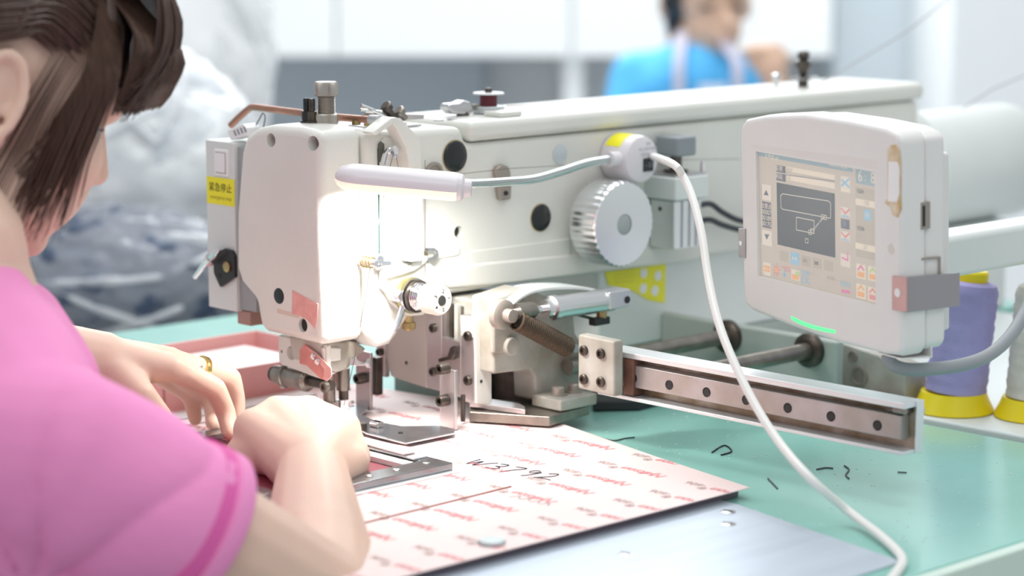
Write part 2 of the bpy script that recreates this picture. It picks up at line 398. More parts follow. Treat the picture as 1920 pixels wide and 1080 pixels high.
# steel clamping frame with work pieces -------------------------------------
sf = root('clamp_frame', (.10, -.15, TZ), 'polished steel clamping frame under the right hand of the woman in pink', 'frame')
fx0, fx1, fy0, fy1 = -.02, .221, -.25, -.064
fz0, fz1 = TZ+.0012, TZ+.0078
FS = mat('polished_frame_steel', (.36, .37, .39), .22, .9, var=.25, vscale=25)
for a in ((fx1-.024, fx1, fy0, fy1), (fx0, fx0+.02, fy0, fy1), (fx0+.02, fx1-.024, fy1-.016, fy1), (fx0+.02, fx1-.024, fy0, fy0+.02)):
    mk('frame_bar', B().box(*a, fz0, fz1), FS, sf, .0010)
mk('backing_sheet', B().prism([(fx0-.002, fy0-.002, TZ), (fx1+.007, fy0-.002, TZ), (fx1+.007, fy1+.001, TZ), (fx0-.002, fy1+.001, TZ)], (0, 0, .0012)), 'white', sf)
for y in (-.082, -.115, -.145, -.19): mk('frame_screw', B().lathe((fx1-.013, y, fz1), AZ, [(.0032, 0), (.0032, .0006), (.002, .0011)], 16), 'chrome', sf)
wp = mk('pocket_piece', B().box(fx0+.021, fx1-.025, fy0+.021, -.099, TZ+.0014, TZ+.0030), 'darkred', None, origin=(.08, -.17, TZ+.0014)); tag(wp, 'dark red leather pocket piece inside the steel frame', 'leather')
def pstrip(lb, x0, x1, y0, y1, z0, h_, m_):
    o = mk('paper_strip', B().box(x0, x1, y0, y1, z0, z0+h_), m_, None, .0003, origin=((x0+x1)/2, (y0+y1)/2, z0)); return tag(o, lb, 'strip', 'paper strips at the steel frame')
o = pstrip('white strip with black ticks lying on the far bar of the steel frame', .01, .193, -.083, -.067, fz1+.0002, .0016, 'white')
tk = B()
for k in range(14): tk.box(.062+.0085*k, .0628+.0085*k, -.080, -.070, fz1+.0018, fz1+.0021)
tag(mk('tick_marks', tk, 'ink', o), kind='stuff')
pstrip('plain white strip beside the dark red pocket piece', .01, .196, -.0975, -.0860, TZ+.0031, .0045, 'white')
fl = mk('loose_flap', B().prism(PXL([(640, 812), (690, 824), (730, 834), (777, 843), (779, 848), (756, 853), (690, 835), (640, 826)], Z=fz1+.0035), (0, 0, .0014)), 'palepink', None, origin=(.09, -.05, fz1+.0035))
tag(fl, 'loose pale pink paper flap between the presser foot and the steel frame', 'paper')
pstrip('white edge strip on the template under the left fingertips', -.118, -.098, -.22, .05, TZ, .002, 'white')
pstrip('pale pink edge strip on the template beside the left fingertips', -.090, -.074, -.22, .03, TZ, .0016, 'palepink')

# pink tray ---------------------------------------------------------------
def tray():
    x0, x1, y0, y1, z0, Hh = -.270, -.134, -.10, .112, TZ, .032
    c = Vector(((x0+x1)/2, (y0+y1)/2, z0))
    t = root('pink_tray', c, 'shallow coral pink plastic tray on the template behind the left hand', 'tray')
    mk('tray_base', B().box(x0, x1, y0, y1, z0, z0+.003), 'tray', t)
    e = .008; q = [(x0, y0), (x1, y0), (x1, y1), (x0, y1)]; qo = [(x0-e, y0-e), (x1+e, y0-e), (x1+e, y1+e), (x0-e, y1+e)]
    for k in range(4):
        a, b, ao, bo = q[k], q[(k+1) % 4], qo[k], qo[(k+1) % 4]; d = Vector((b[1]-a[1], a[0]-b[0], 0)).normalized()*-.0028
        mk('tray_wall', B().prism([(*a, z0), (*b, z0), (*bo, z0+Hh), (*ao, z0+Hh)], d), 'tray', t, .0008)
    it = root('sheet_stack', c+AZ*.0032, 'stack of white sheets inside the coral pink tray', 'paper')
    mk('sheet', B().box(x0+.006, x1-.006, y0+.006, y1-.012, z0+.0032, z0+.020), 'white', it, .001)
    mk('top_sheet', B().prism([(x0+.008, y0+.01, z0+.0205), (x1-.006, y0+.012, z0+.0205), (x1-.010, y1-.02, z0+.0205), (x0+.006, y1-.018, z0+.0205)], (0, 0, .001)), 'palepink', it)
tray()

# ------------------------------------------------------------------ sewing machine
SM = root('sewing_machine', (0, .4, 0), 'white industrial pattern sewing machine with long arm, standing on the green table', 'sewing machine')
HX = .05   # right side of head and arm
prof = [(-.0115, .094), (.002, .081), (.018, .083), (.040, .104), (.062, .118), (.095, .1205), (.8, .118), (.8, .259), (.112, .259), (.106, .2745), (-.0115, .2775)]
arm = mk('arm_casting', B().prism([(-.062, y, z) for y, z in prof], (.112, 0, 0)), 'paint', SM, .007, 3)
hc = B()
c = pt(860, 435, X=HX); hc.cyl(c-AX*.012, c+AX*.01, .0055)
c = pt(842, 262, X=HX); 
cut(arm, hc)
c = pt(860, 435, X=HX); mk('hole_shade_disc', disc(c-AX*.009, AX, .0054, .003), 'hole', SM)  # dark disc paints the shade inside the hole
mk('top_cover', B().box(-.065, .0535, .1125, .806, .2595, .2785), 'paint', SM, .007, 3)
# a raised lower skirt of the arm
sk = PXL([(822, 528), (855, 500), (905, 490), (1320, 452), (1320, 486), (962, 533), (838, 541)], X=HX)
mk('arm_skirt', B().prism([p-AX*.02 for p in sk], (.0225, 0, 0)), 'paint', SM, .004, 2)
mk('side_cover', B().prism([p-AX*.01 for p in PXL([(878, 472), (1068, 447), (1068, 480), (884, 504)], X=HX)], (.0112, 0, 0)), 'paint', SM, .001)
mk('oil_cover', B().prism([p-AX*.01 for p in PXL([(800, 470), (855, 458), (862, 466), (860, 478), (800, 490)], X=HX)], (.0111, 0, 0)), 'paint', SM, .0008)
# face plate
fy = -.062
fp = PXL([(440, 400), (440, 503), (449, 530), (477, 563), (483, 600), (487, 614), (495, 623), (596, 648)], Y=fy)
xr = .050
fp = [Vector((p.x, fy, p.z)) for p in fp]; fp[-1].x = xr
tl = PXL([(618, 250), (560, 238), (505, 234), (478, 240), (458, 255), (449, 285)], Y=fy)
tl[0].x = xr
face = mk('face_plate', B().prism(fp+tl, (0, .0485, 0)), 'paint', SM, .0085, 4)
fc = B()
for q, r in (((508, 263), .0062), ((586, 269), .0066), ((568, 610), .0062)):
    c = pt(*q, Y=fy); fc.cyl(c-AY*.01, c+AY*.014, r, n=24)
cut(face, fc)
for q in ((508, 263), (586, 269)):
    c = pt(*q, Y=fy); mk('recessed_screw', B().lathe(c+AY*.0138, -AY, [(.0058, 0), (.0058, .004), (.003, .0055)], 18), 'brown', SM)
c = pt(568, 610, Y=fy); mk('hole_shade_disc', disc(c+AY*.0065, -AY, .0061, .003), 'hole', SM)  # black disc set in as the hole's inner shade
c = pt(523, 555, Y=fy); mk('rubber_plug', disc(c+AY*.001, -AY, .0074, .0018, 28, .001), 'rubber', SM)
mk('tape_patch', B().prism(PXL([(548, 544), (596, 570), (594, 600), (590, 617), (577, 600), (562, 592), (547, 588)], Y=fy-.0004), (0, .0006, 0)), 'pinktape', SM)
mk('tape_mark', B().prism(PXL([(519, 578), (562, 590), (560, 597), (520, 587)], Y=fy-.0002), (0, .0004, 0)), mat('tape_residue', (.66, .56, .48), .6), SM)
# lower guard plate below face
lg = mk('guard_plate', B().prism(PXL([(521, 628), (522, 676), (527, 684), (600, 711), (612, 706), (612, 648)], Y=-.045), (0, .006, 0)), 'paint', SM, .0015)
gc = B(); c = pt(546, 662, Y=-.045); gc.cyl(c-AY*.01, c+AY*.004, .0065, n=24); c2_ = pt(528, 659, Y=-.045); gc.cyl(c2_-AY*.01, c2_+AY*.003, .0016, n=12); cut(lg, gc)
mk('bar_housing', B().prism(PXL([(600, 640), (668, 640), (690, 655), (664, 674), (656, 692), (632, 700), (606, 688)], X=.03), (-.045, 0, 0)), 'paintold', SM, .003)
mk('housing_rib', B().prism(PXL([(606, 652), (640, 652), (640, 676), (608, 680)], X=.033), (-.004, 0, 0)), 'paint', SM, .0015)
# red finger guard lever
P = PXL([(562, 656), (570, 646), (577, 650), (607, 690), (608, 706), (603, 712), (598, 708), (575, 686), (561, 682)], Y=-.050)
mk('finger_guard', B().prism(P, (0, .003, 0)), 'redpaint', SM, .0006)
P = PXL([(574, 650), (590, 660), (620, 690), (621, 706), (612, 715), (606, 712), (607, 692)], Y=-.0505)
mk('guard_tongue', B().prism(P, (0, .0015, 0)), 'pinktape', SM, .0005)
for q in ((590, 668), (598, 678)): c = pt(*q, Y=-.0505); mk('guard_screw', B().lathe(c, -AY, [(.003, 0), (.003, .0025), (.0018, .0035)], 12), 'chrome', SM)
# presser cylinder running sideways
p0, p1 = pt(512, 700, Y=-.035), pt(622, 723, Y=-.035); d = (p1-p0).normalized(); L = (p1-p0).length
mk('presser_cylinder', B().lathe(p0, d, [(.0062, .003), (.0085, .006), (.0085, .016), (.0105, .017), (.0105, .021), (.0092, .0215), (.0092, .043), (.0102, .0435), (.0102, .050), (.007, .053)], 28), 'midsteel', SM)
mk('cylinder_cap', B().lathe(p0-d*.004, d, [(.0026, 0), (.0026, .005), (.0075, .0052), (.0075, .012)], 20), 'darksteel', SM)
mk('cylinder_rod', B().cyl(p0+d*.05, p1, .0048, n=18), 'darksteel', SM)
c = p1; mk('rod_pin', B().lathe(c-AY*.006, -AY, [(.005, 0), (.005, .004), (.0028, .0042), (.0025, .002)], 18), 'midsteel', SM)
mk('cylinder_screw', B().cyl(pt(530, 712, Y=-.036), pt(530, 727, Y=-.036), .0028), 'steel', SM)
# presser bar and needle bar
def bar(pxc, y0, y1, r, m, nm, X=0., n=20, r1=None):
    a, b = pt(pxc, y0, X=X), pt(pxc, y1, X=X); b.y = a.y; mk(nm, B().cyl(a, b, r, r1, n), m, SM)
bar(617, 700, 752, .0055, 'midsteel', 'presser_bar')
a = pt(616, 752, X=0); mk('presser_clamp', B().box(-.006, .006, a.y-.0085, a.y+.0055, .006, a.z), 'midsteel', SM, .001)
a = pt(607, 768, X=.004); mk('clamp_screw', B().cyl(a, a-AY*.006, .0042), 'steel', SM)
bar(643, 690, 731, .0062, 'midsteel', 'needle_bar_bush'); bar(644, 728, 752, .0045, 'darksteel', 'needle_bar')
a = pt(641, 748, X=0); b_ = pt(641, 768, X=0)
mk('needle_clamp', B().box(-.0045, .0045, a.y-.005, a.y+.005, b_.z, a.z), 'chrome', SM, .0008)
mk('needle_clamp_screw', B().cyl((.004, a.y+.005, (a.z+b_.z)/2), (.004, a.y+.0095, (a.z+b_.z)/2), .003), 'chrome', SM)
mk('needle', B().cyl((0, a.y, b_.z+.001), (0, a.y, .0115), .0014, .0006), 'chrome', SM)
# lower thread guide
mk('thread_guide', B().prism(PXL([(658, 672), (664, 671), (682, 680), (684, 686), (664, 686), (657, 682)], X=.036), (-.003, 0, 0)), 'chrome', SM, .0006)
c = pt(689, 681, X=.036); mk('guide_screw', B().lathe(c, AX, [(.0042, 0), (.0042, .0018), (.002, .0026)], 16), 'steel', SM)
# take-up slot, lever and guard
mk('take_up_slot', B().box(HX-.01, HX+.0006, .0035, .0058, .168, .262), 'slotgreen', SM)
mk('take_up_recess', B().prism(PXL([(710, 268), (718, 258), (752, 256), (764, 268), (766, 480), (712, 480)], X=HX), (.0012, 0, 0)), 'paint', SM, .0008)
mk('take_up_slot_top', B().prism(PXL([(709, 270), (714, 265), (720, 270), (720, 304), (709, 304)], X=HX+.0012), (.0006, 0, 0)), mat('slot_grey', (.10, .11, .09), .6), SM)
tk = spline(PXL([(713, 306), (718, 288), (728, 276), (738, 276), (744, 286), (742, 292)], X=HX+.006), 6)
mk('take_up_lever', B().strip(tk, (.0022, 0, 0), .0062), 'chrome', SM, .0005)
c = pt(738, 284, X=HX+.008); mk('take_up_eye', B().lathe(c, AX, [(.0055, 0), (.0055, .0022), (.003, .0026)], 20), 'chrome', SM)
gp = PXL([(698, 249), (733, 222), (742, 220), (752, 223), (783, 254), (789, 266), (791, 290), (796, 488), (772, 492), (766, 300), (762, 278), (744, 240), (737, 233), (706, 254)], X=.066)
mk('take_up_guard', B().prism(gp, (-.016, 0, 0)), 'paint', SM, .0012)
# threads on the head
def thread(pts, r=.00028, m='ink'):
    mk('thread', B().tube(pts, r, 5), m, SM)
M['thr'] = mat('dark_thread', (.16, .13, .13), .9)
X1 = .058
thread([pt(738, 285, X=.062), pt(727, 330, X=.062), pt(700, 470, X=.062), pt(684, 560, X=.056), pt(665, 672, X=.042), pt(645, 760, X=.006)], .00035, 'thr')
thread([pt(742, 288, X=.062), pt(748, 320, X=.062), pt(756, 480, X=.062)], .00025, 'thr')
thread([pt(797, 300, X=.056), pt(797, 550, X=.06)], .0003, 'thr')
# thread regulator hardware below the slot
c = pt(675, 489, X=HX); mk('regulator_spring', B().tube([c+AX*(.003+.0006*k)+Vector((0, cos(k*.9)*.005, sin(k*.9)*.005)) for k in range(26)], .0007, 6), 'brass', SM)
mk('regulator_screw', B().lathe(c, AX, [(.0045, 0), (.0045, .004), (.0034, .005), (.0034, .021), (.0028, .022)], 16), 'steel', SM)
c = pt(702, 487, X=HX); mk('regulator_clamp', B().lathe(c, AX, [(.006, 0), (.006, .006), (.0045, .008)], 16), 'chrome', SM)
P = PXL([(700, 482), (716, 489), (732, 489), (733, 497), (716, 499), (699, 494)], X=HX+.008); mk('wire_clip', B().prism(P, (.0012, 0, 0)), 'chrome', SM, .0004)
c = pt(708, 498, X=HX+.006); mk('clip_ball', B().ball(c, .0042), 'chrome', SM)
arml = PXL([(722, 515), (727, 511), (768, 497), (783, 482), (796, 478), (799, 486), (792, 494), (775, 506), (731, 520), (724, 521)], X=HX+.006)
mk('regulator_arm', B().prism(arml, (.003, 0, 0)), 'paintcool', SM, .0008)
c = pt(725, 521, X=HX+.002); mk('arm_hole_plug', disc(c, AX, .0036, .0015), 'hole', SM)
mk('regulator_plate', B().prism(PXL([(708, 505), (722, 498), (800, 488), (812, 505), (812, 560), (790, 590), (762, 592), (728, 568), (718, 548), (708, 540)], X=HX), (.0045, 0, 0)), 'paint', SM, .0025, 3)
mk('slide_hook', B().strip(spline(PXL([(797, 465), (808, 464), (816, 471), (815, 483), (806, 487), (797, 488)], X=HX+.004), 3), (.004, 0, 0), .0022), 'steel', SM)
c = pt(794, 477, X=HX+.003); mk('hook_nut', B().lathe(c, AX, [(.003, 0), (.003, .003)], 6), 'brass', SM)
# tension unit
tc_ = pt(757, 551, X=HX)
mk('tension_base', B().lathe(tc_+AX*.003, AX, [(.0150, 0), (.0150, .006), (.0165, .0065), (.0165, .010), (.012, .011)], 36), mat('brass_green', (.42, .38, .20), .4, .8, var=.3, vscale=80), SM)
mk('tension_disc', B().lathe(tc_+AX*.0142, AX, [(.008, 0), (.0158, .0008), (.0158, .0018), (.008, .0028)], 36), 'chrome', SM)
mk('tension_disc', B().lathe(tc_+AX*.0172, AX, [(.008, 0), (.0150, .0012), (.0150, .0022), (.008, .003)], 36), 'darksteel', SM)
mk('tension_spring', B().tube([tc_+AX*(.020+.0122*k/60)+Vector((0, cos(k*.62), sin(k*.62)))*(.0125-.004*k/60) for k in range(61)], .0009, 8), 'chrome', SM)
mk('tension_stud', B().cyl(tc_+AX*.003, tc_+AX*.034, .005), 'darksteel', SM)
kn = mk('tension_knob', B().lathe(tc_+AX*.032, AX, [(.0125, 0), (.0136, .0012), (.0138, .0155), (.0130, .0182), (.0118, .0192), (.0050, .0192), (.0046, .0165)], 96, ('alt', .0004)), mat('ivory_knob', (.82, .79, .70), .35), SM)
kc = tc_+AX*.0513
mk('knob_hole', disc(kc-AX*.0002, AX, .0044, .0006), 'hole', kn)
dg_ = B()
for ch, ang in (('2', 80), ('1', 10), ('0', -80), ('4', -140), ('3', 150)):
    a = radians(ang); cdir = AY*cos(a)+AZ*sin(a); tdir = AY*sin(a)-AZ*cos(a)
    put_text(dg_, ch, kc+cdir*.0083+AX*.0002, tdir, cdir, .0052, .0001)
for ang in (45, -35, -110, 180, 115):
    a = radians(ang); cdir = AY*cos(a)+AZ*sin(a); tdir = AY*sin(a)-AZ*cos(a); q = kc+cdir*.0085+AX*.0002
    dg_.add([q-cdir*.0012-tdir*.0002, q-cdir*.0012+tdir*.0002, q+cdir*.0012+tdir*.0002, q+cdir*.0012-tdir*.0002], [(0, 1, 2, 3)])
mk('knob_digits', dg_, 'ink', kn, smooth=False)
lev = PXL([(734, 553), (746, 557), (753, 564), (755, 576), (748, 598), (740, 620)], X=HX+.012)
mk('release_lever', B().tube(spline(lev, 4), .0028, 10), 'chrome', SM)
c = pt(738, 553, X=HX+.004); mk('lever_boss', B().lathe(c, AX, [(.006, 0), (.006, .009), (.004, .011)], 16), 'steel', SM)
a, b_ = pt(766, 594, X=HX-.004), pt(766, 604, X=HX-.004); mk('brass_screw_neck', B().cyl(a+AZ*.004, b_, .0042), 'brass', SM)
mk('brass_screw', B().lathe(b_, -AZ, [(.0058, 0), (.0064, .001), (.0064, .0055), (.005, .007)], 20), 'brass', SM)

# arm side fittings
for q, r in (((852, 293), .0143), ((1013, 408), .0128)):
    c = pt(*q, X=HX); mk('plug_ring', disc(c, AX, r*1.08, .0006), mat('amber_ring', (.55, .47, .30), .6), SM)
    mk('rubber_plug', B().lathe(c, AX, [(r, 0), (r, .0016), (r*.9, .003), (r*.5, .0042), (r*.15, .0046)], 32), 'rubber', SM)
c = pt(1049, 289, X=HX); mk('sight_disc', disc(c, AX, .0092, .0012, 28), mat('pale_disc', (.62, .67, .70), .3, .5), SM)
c = pt(812, 325, X=HX); mk('oil_ring', B().lathe(c, AX, [(.0105, 0), (.0105, .0025), (.008, .003), (.0075, .001)], 28), 'brown', SM)
mk('stud_tab', B().prism(PXL([(921, 320), (926, 311), (936, 307), (946, 311), (950, 320), (952, 350), (951, 373), (930, 376), (926, 345)], X=HX), (.006, 0, 0)), 'brown', SM, .002)
c = pt(948, 362, X=HX+.006); mk('tab_screw', disc(c, AX, .0022, .0014), 'black', SM)
hb = pt(1171, 421, X=.098); 
mk('hub', B().cyl((HX-.005, hb.y, hb.z), (.066, hb.y, hb.z), .026, n=32), 'steel', SM)
hwheel = mk('hand_wheel', B().lathe((.062, hb.y, hb.z), AX, [(.036, 0), (.0405, .002), (.0415, .006), (.0415, .033), (.040, .0355), (.0105, .036), (.010, .0345)], 216, (36, .0009)), 'alu', SM)
mk('wheel_cap', B().lathe((.0955, hb.y, hb.z), AX, [(.0095, 0), (.0095, .0018), (.0085, .0024)], 28), mat('grey_cap', (.42, .45, .45), .5, .3, bump=.4, bscale=500), hwheel)
# solenoid / air valve on the arm
y0 = .357
mk('valve_body', B().box(.052, .085, y0, y0+.040, .139, .187), 'alu', SM, .0015)
for k in (.010, .021, .031): mk('valve_groove', B().box(.0845, .0854, y0+k, y0+k+.0022, .140, .186), 'grey', SM)
for dz in (.178, ): 
    for dx in (.062, ): mk('valve_hole', disc((dx+.004, y0, dz), -AY, .0022, .0005), 'black', SM)
mk('valve_plate', B().box(.048, .092, y0-.006, y0+.043, .188, .211), 'paintcool', SM, .002)
mk('valve_top', B().box(.046, .090, y0-.004, y0+.041, .211, .2135), 'steel', SM, .0005)
mk('valve_stem', B().lathe((.070, y0+.018, .213), AZ, [(.012, 0), (.012, .003), (.006, .0035), (.006, .018)], 20), 'darksteel', SM)
mk('valve_coil', B().box(.055, .085, y0+.004, y0+.032, .230, .2495), 'grey', SM, .0025)
mk('valve_pin', B().cyl((.088, y0+.038, .2135), (.088, y0+.038, .224), .0025), 'chrome', SM)
for yy, zz, e in ((.405, .176, (1392, 415)), (.404, .160, (1392, 432))):
    a = Vector((.07, yy-.008, zz)); q = pt(*e, X=.07)
    mk('hose_fitting', B().cyl(a, a+AY*.010, .005), 'brass', SM)
    mk('air_hose', B().tube(spline([a+AY*.008, a+AY*.03+AZ*.001, (a+q)/2+Vector((0, .01, .001)), q, q+AY*.05-AZ*.008, q+AY*.14-AZ*.05], 6), .0030, 10), 'tubeblack', SM)
# pillar and base
pil = mk('pillar', B().box(-.062, .036, .300, .800, .036, .121), 'paintcool', SM, .004)
st = B().prism(PXL([(1133, 508), (1150, 497), (1248, 490), (1246, 568), (1215, 563), (1186, 545), (1140, 535)], X=.0364), (.0004, 0, 0))
stk = mk('warning_sticker', st, 'yellow', SM)
sg = B()
for q in ((1207, 512), (1234, 517), (1206, 541), (1228, 545)):
    c = pt(*q, X=.0369); sg.lathe(c, AX, [(.0052, 0), (.0052, .0002)], 14)
mk('sticker_pictogram', sg, 'white', stk)
tl_ = B(); 
for k in range(4): tl_.prism(PXL([(1152, 508+k*7), (1190, 504+k*7), (1190, 505.5+k*7), (1152, 509.5+k*7)], X=.0369), (.0002, 0, 0))
mk('sticker_lines', tl_, mat('ochre_ink', (.7, .62, .05), .6), stk)
mk('machine_base', B().box(-.09, .036, .142, .800, 0.0002, .036), 'green_dirt', SM, .003)
mk('rear_block', B().box(.036, .262, .392, .404, 0, .066), 'green_dirt', SM, .003)
for x, z in ((.128, .06), (.231, .06)):
    mk('shaft_flange', B().lathe((x, .392, z-.006), -AY, [(.0165, 0), (.0165, .006), (.012, .008), (.0095, .008)], 28), 'darksteel', SM)
    mk('guide_shaft', B().cyl((x, .165, z-.006), (x, .392, z-.006), .0078, n=24), 'midsteel', SM)
# valve block right of the shafts
vb = root('pneumatic_block', (.30, .43, .004), 'white pneumatic block with round ports behind the feed rail, beside the purple cone', 'machine part')
mk('block_body', B().prism([(.225, .425, .0045), (.318, .425, .0045), (.318, .425, .040), (.285, .425, .052), (.225, .425, .060)], (0, .035, 0)), 'paintold', vb, .002)
for q, r in (((1612, 705), .0095), ((1600, 668), .0055)):
    c = pt(*q, Y=.425); mk('port', B().lathe(c, -AY, [(r, 0), (r, .002), (r*.8, .0022), (r*.75, .0005)], 24), 'brown', vb)
c = pt(1660, 715, Y=.42); mk('lever_foot', B().box(c.x-.015, c.x+.022, .402, .424, .0045, .018), 'darksteel', vb, .002)

# ---- feed carriage: front plates (face the operator), white casting on the right
def fpoly(name, px, Y, dep, m, bev=.0008): return mk(name, B().prism(PXL(px, Y=Y), (0, dep, 0)), m, SM, bev)
def spoly(name, px, X, dep, m, bev=.0008): return mk(name, B().prism(PXL(px, X=X), (dep, 0, 0)), m, SM, bev)
fpoly('carriage_plate', [(718, 560), (800, 556), (800, 728), (733, 706), (718, 650)], .080, .008, mat('warm_grey_plate', (.60, .56, .52), .4, .3, var=.08), .001)
c = pt(762, 680, Y=.080); mk('plate_hole', disc(c, -AY, .0016, .0004), 'hole', SM)
fpoly('carriage_strip', [(800, 560), (828, 566), (828, 735), (800, 727)], .074, .008, 'pinkreflect')
fpoly('carriage_window', [(828, 566), (864, 576), (864, 642), (828, 632)], .085, .004, 'midsteel', 0)
for x in (836, 852): fpoly('window_post', [(x, 570), (x+6, 572), (x+6, 640), (x, 638)], .080, .004, 'paintold' if x > 840 else 'midsteel', 0)
fpoly('carriage_lower_plate', [(828, 632), (864, 642), (864, 745), (828, 735)], .074, .008, 'pinkreflect')
fpoly('carriage_edge_plate', [(864, 590), (889, 597), (889, 755), (864, 748)], .074, .010, 'pinkreflect')
spoly('carriage_side_bar', [(890, 596), (922, 592), (923, 752), (918, 760), (893, 758)], pt(890, 640, Y=.074).x+.0005, -.020, 'paint', .0015)
sbx = pt(890, 640, Y=.074).x+.0005
for q in ((904, 633), (902, 715)): c = pt(*q, X=sbx); mk('bar_hole', disc(c, AX, .0016, .0004, 12), 'hole', SM)
for q in ((813, 615), (813, 697)): c = pt(*q, Y=.074); hexscrew(c, -AY, .0042, .003, SM, 'cap_screw')
for q in ((879, 630), (879, 713)): c = pt(*q, Y=.074); hexscrew(c, -AY, .0046, .0035, SM, 'cap_screw')
mk('carriage_back', B().box(-.05, .095, .100, .150, .078, .117), 'paintold', SM, .002)
# latch on the plate
P = PXL([(838, 668), (843, 652), (849, 648), (853, 662), (846, 675), (822, 680), (820, 673)], Y=.068); mk('latch_lever', B().prism(P, (0, .004, 0)), 'darksteel', SM, .001)
# U-shaped presser bracket
UY = .040
fpoly('presser_leg', [(824, 690), (853, 695), (853, 806), (824, 799)], UY, .0035, 'pinkreflect', .0006)
fpoly('presser_leg', [(667, 655), (694, 662), (694, 770), (667, 763)], UY, .0035, 'pinkreflect', .0006)
fpoly('slide_block', [(694, 668), (706, 672), (706, 742), (694, 738)], UY+.008, .008, 'darksteel', .0006)
fpoly('rear_strip', [(706, 640), (722, 640), (722, 708), (706, 702)], .078, .006, 'pinkreflect', .0006)
for q in ((838, 690), (838, 750), (683, 708)):
    c = pt(*q, Y=UY); mk('cap_screw', B().lathe(c, -AY, [(.0052, 0), (.0052, .0085), (.0045, .010), (.0026, .010), (.0024, .006)], 20), 'darksteel', SM)
c = pt(712, 660, Y=.077); hexscrew(c, -AY, .0036, .003, SM, 'cap_screw')
uf = PXL([(641, 758), (692, 762), (688, 772), (676, 780), (706, 794), (754, 803), (822, 802), (853, 808), (852, 815), (760, 834), (740, 829), (686, 815), (660, 800), (638, 790)], Z=.0125)
mk('presser_foot', B().prism(uf, (0, 0, .0022)), mat('polished_foot', (.58, .61, .64), .18, .95, var=.3, vscale=40), SM, .0006)
c = pt(751, 811, Z=.0148); mk('foot_screw', disc(c, AZ, .0022, .0006, 12), 'black', SM)
c = pt(676, 805, Z=.0148); mk('foot_bush', B().lathe(c, AZ, [(.006, 0), (.006, .006), (.004, .006)], 18), 'darksteel', SM)
c = pt(706, 800, Z=.0148); mk('foot_clip', B().box(c.x-.006, c.x+.006, c.y-.004, c.y+.004, c.z, c.z+.005), 'chrome', SM, .001)
mk('wire_pin', B().cyl(pt(868, 740, Y=.066), pt(868, 790, Y=.066), .0022), 'darksteel', SM)
# white casting behind
CX = .118
spoly('carriage_casting', [(925, 560), (985, 540), (1075, 575), (1080, 625), (1090, 640), (1092, 745), (1005, 752), (1003, 705), (994, 694), (925, 702)], CX, -.03, 'paintold', .003)
spoly('casting_boss_plate', [(925, 570), (990, 560), (970, 640), (966, 660), (925, 665)], CX+.003, -.006, 'paintold', .003)
c = pt(952, 648, X=CX); mk('boss', B().lathe(c, AX, [(.0085, 0), (.0085, .006), (.0075, .007)], 24), 'paintold', SM, 0)
fpoly('recess_shade_plate', [(920, 690), (1000, 700), (1000, 790), (920, 780)], .155, .004, 'darksteel', 0)  # dark plate stands in for the shade inside the recess
lugb = B().box(.118, .156, .128, .176, .021, .032); mk('mounting_lug', lugb, 'paintold', SM, .002)
for x, y in ((.138, .143), (.138, .163)): mk('lug_bolt', B().lathe((x, y, .032), AZ, [(.0085, 0), (.0085, .0015), (.006, .002), (.006, .007), (.0045, .0085)], 20), 'brown', SM)
mk('slide_base', B().prism(PXL([(878, 762), (1000, 772), (1105, 765), (1105, 778), (1030, 800), (880, 790)], Z=.0115), (0, 0, .009)), 'midsteel', SM, .001)
mk('slide_key', B().prism(PXL([(884, 752), (975, 766), (985, 772), (985, 778), (880, 764)], Z=.021), (0, 0, .005)), 'pinkreflect', SM, .001)
fp4 = fpoly('rail_plate', [(1083, 626), (1152, 640), (1152, 745), (1083, 729)], .118, .012, 'paintold', .0025)
for q in ((1096, 657), (1128, 663), (1096, 711), (1128, 716)): c = pt(*q, Y=.118); hexscrew(c, -AY, .0046, .003, SM, 'cap_screw')
# curved white bell cover and air cylinder
cv = spline(PXL([(900, 592), (912, 570), (935, 548), (965, 535), (1010, 530), (1060, 532), (1105, 545), (1135, 560)], X=.10), 4)
mk('curved_cover', B().strip(cv, (.03, 0, 0), .003), 'paintcool', SM, .0008)
ca, cb = pt(1032, 578, X=.142), pt(1145, 562, X=.142); d = (cb-ca).normalized()
mk('air_cylinder', B().lathe(ca, d, [(.0085, -.008), (.0085, -.001), (.0115, 0), (.0115, .007), (.0105, .0075), (.0105, (cb-ca).length)], 28), 'alu', SM)
mk('cylinder_block', B().prism(PXL([(1143, 548), (1182, 541), (1184, 574), (1143, 582)], X=.153), (-.022, 0, 0)), 'alu', SM, .0015)
c = pt(1176, 562, X=.153); mk('block_port', disc(c, AX, .0035, .0006, 14), 'black', SM)
ra, rb = pt(955, 587, X=.142), pt(1036, 577, X=.142)
mk('piston_rod', B().cyl(ra, rb, .0035), 'chrome', SM)
mk('rod_fork', B().lathe(pt(968, 585, X=.142), rb-ra, [(.0075, 0), (.0075, .02), (.005, .024)], 20), 'midsteel', SM)
c = pt(945, 590, X=.136); mk('pivot_wheel', B().lathe(c-AX*.006, AX, [(.0135, 0), (.0135, .007), (.011, .009), (.006, .0095), (.006, .018), (.003, .0185)], 28), 'brown', SM)
s0, s1 = pt(968, 600, X=.145), pt(1066, 652, X=.145); sd = (s1-s0); a_, u_, v_ = fr(sd); n_ = 300
mk('return_spring', B().tube([s0+sd*(k/n_)+(u_*cos(k*.55)+v_*sin(k*.55))*.0085 for k in range(n_+1)], .0012, 6), mat('rusty_spring', (.10, .07, .045), .5, .5), SM)
mk('spring_core', B().cyl(s0+sd*.03, s1-sd*.03, .0062), 'darksteel', SM)
c = pt(1077, 653, X=.146); mk('spring_pin', B().lathe(c-AX*.02, AX, [(.006, 0), (.006, .018), (.004, .022)], 18), 'steel', SM)
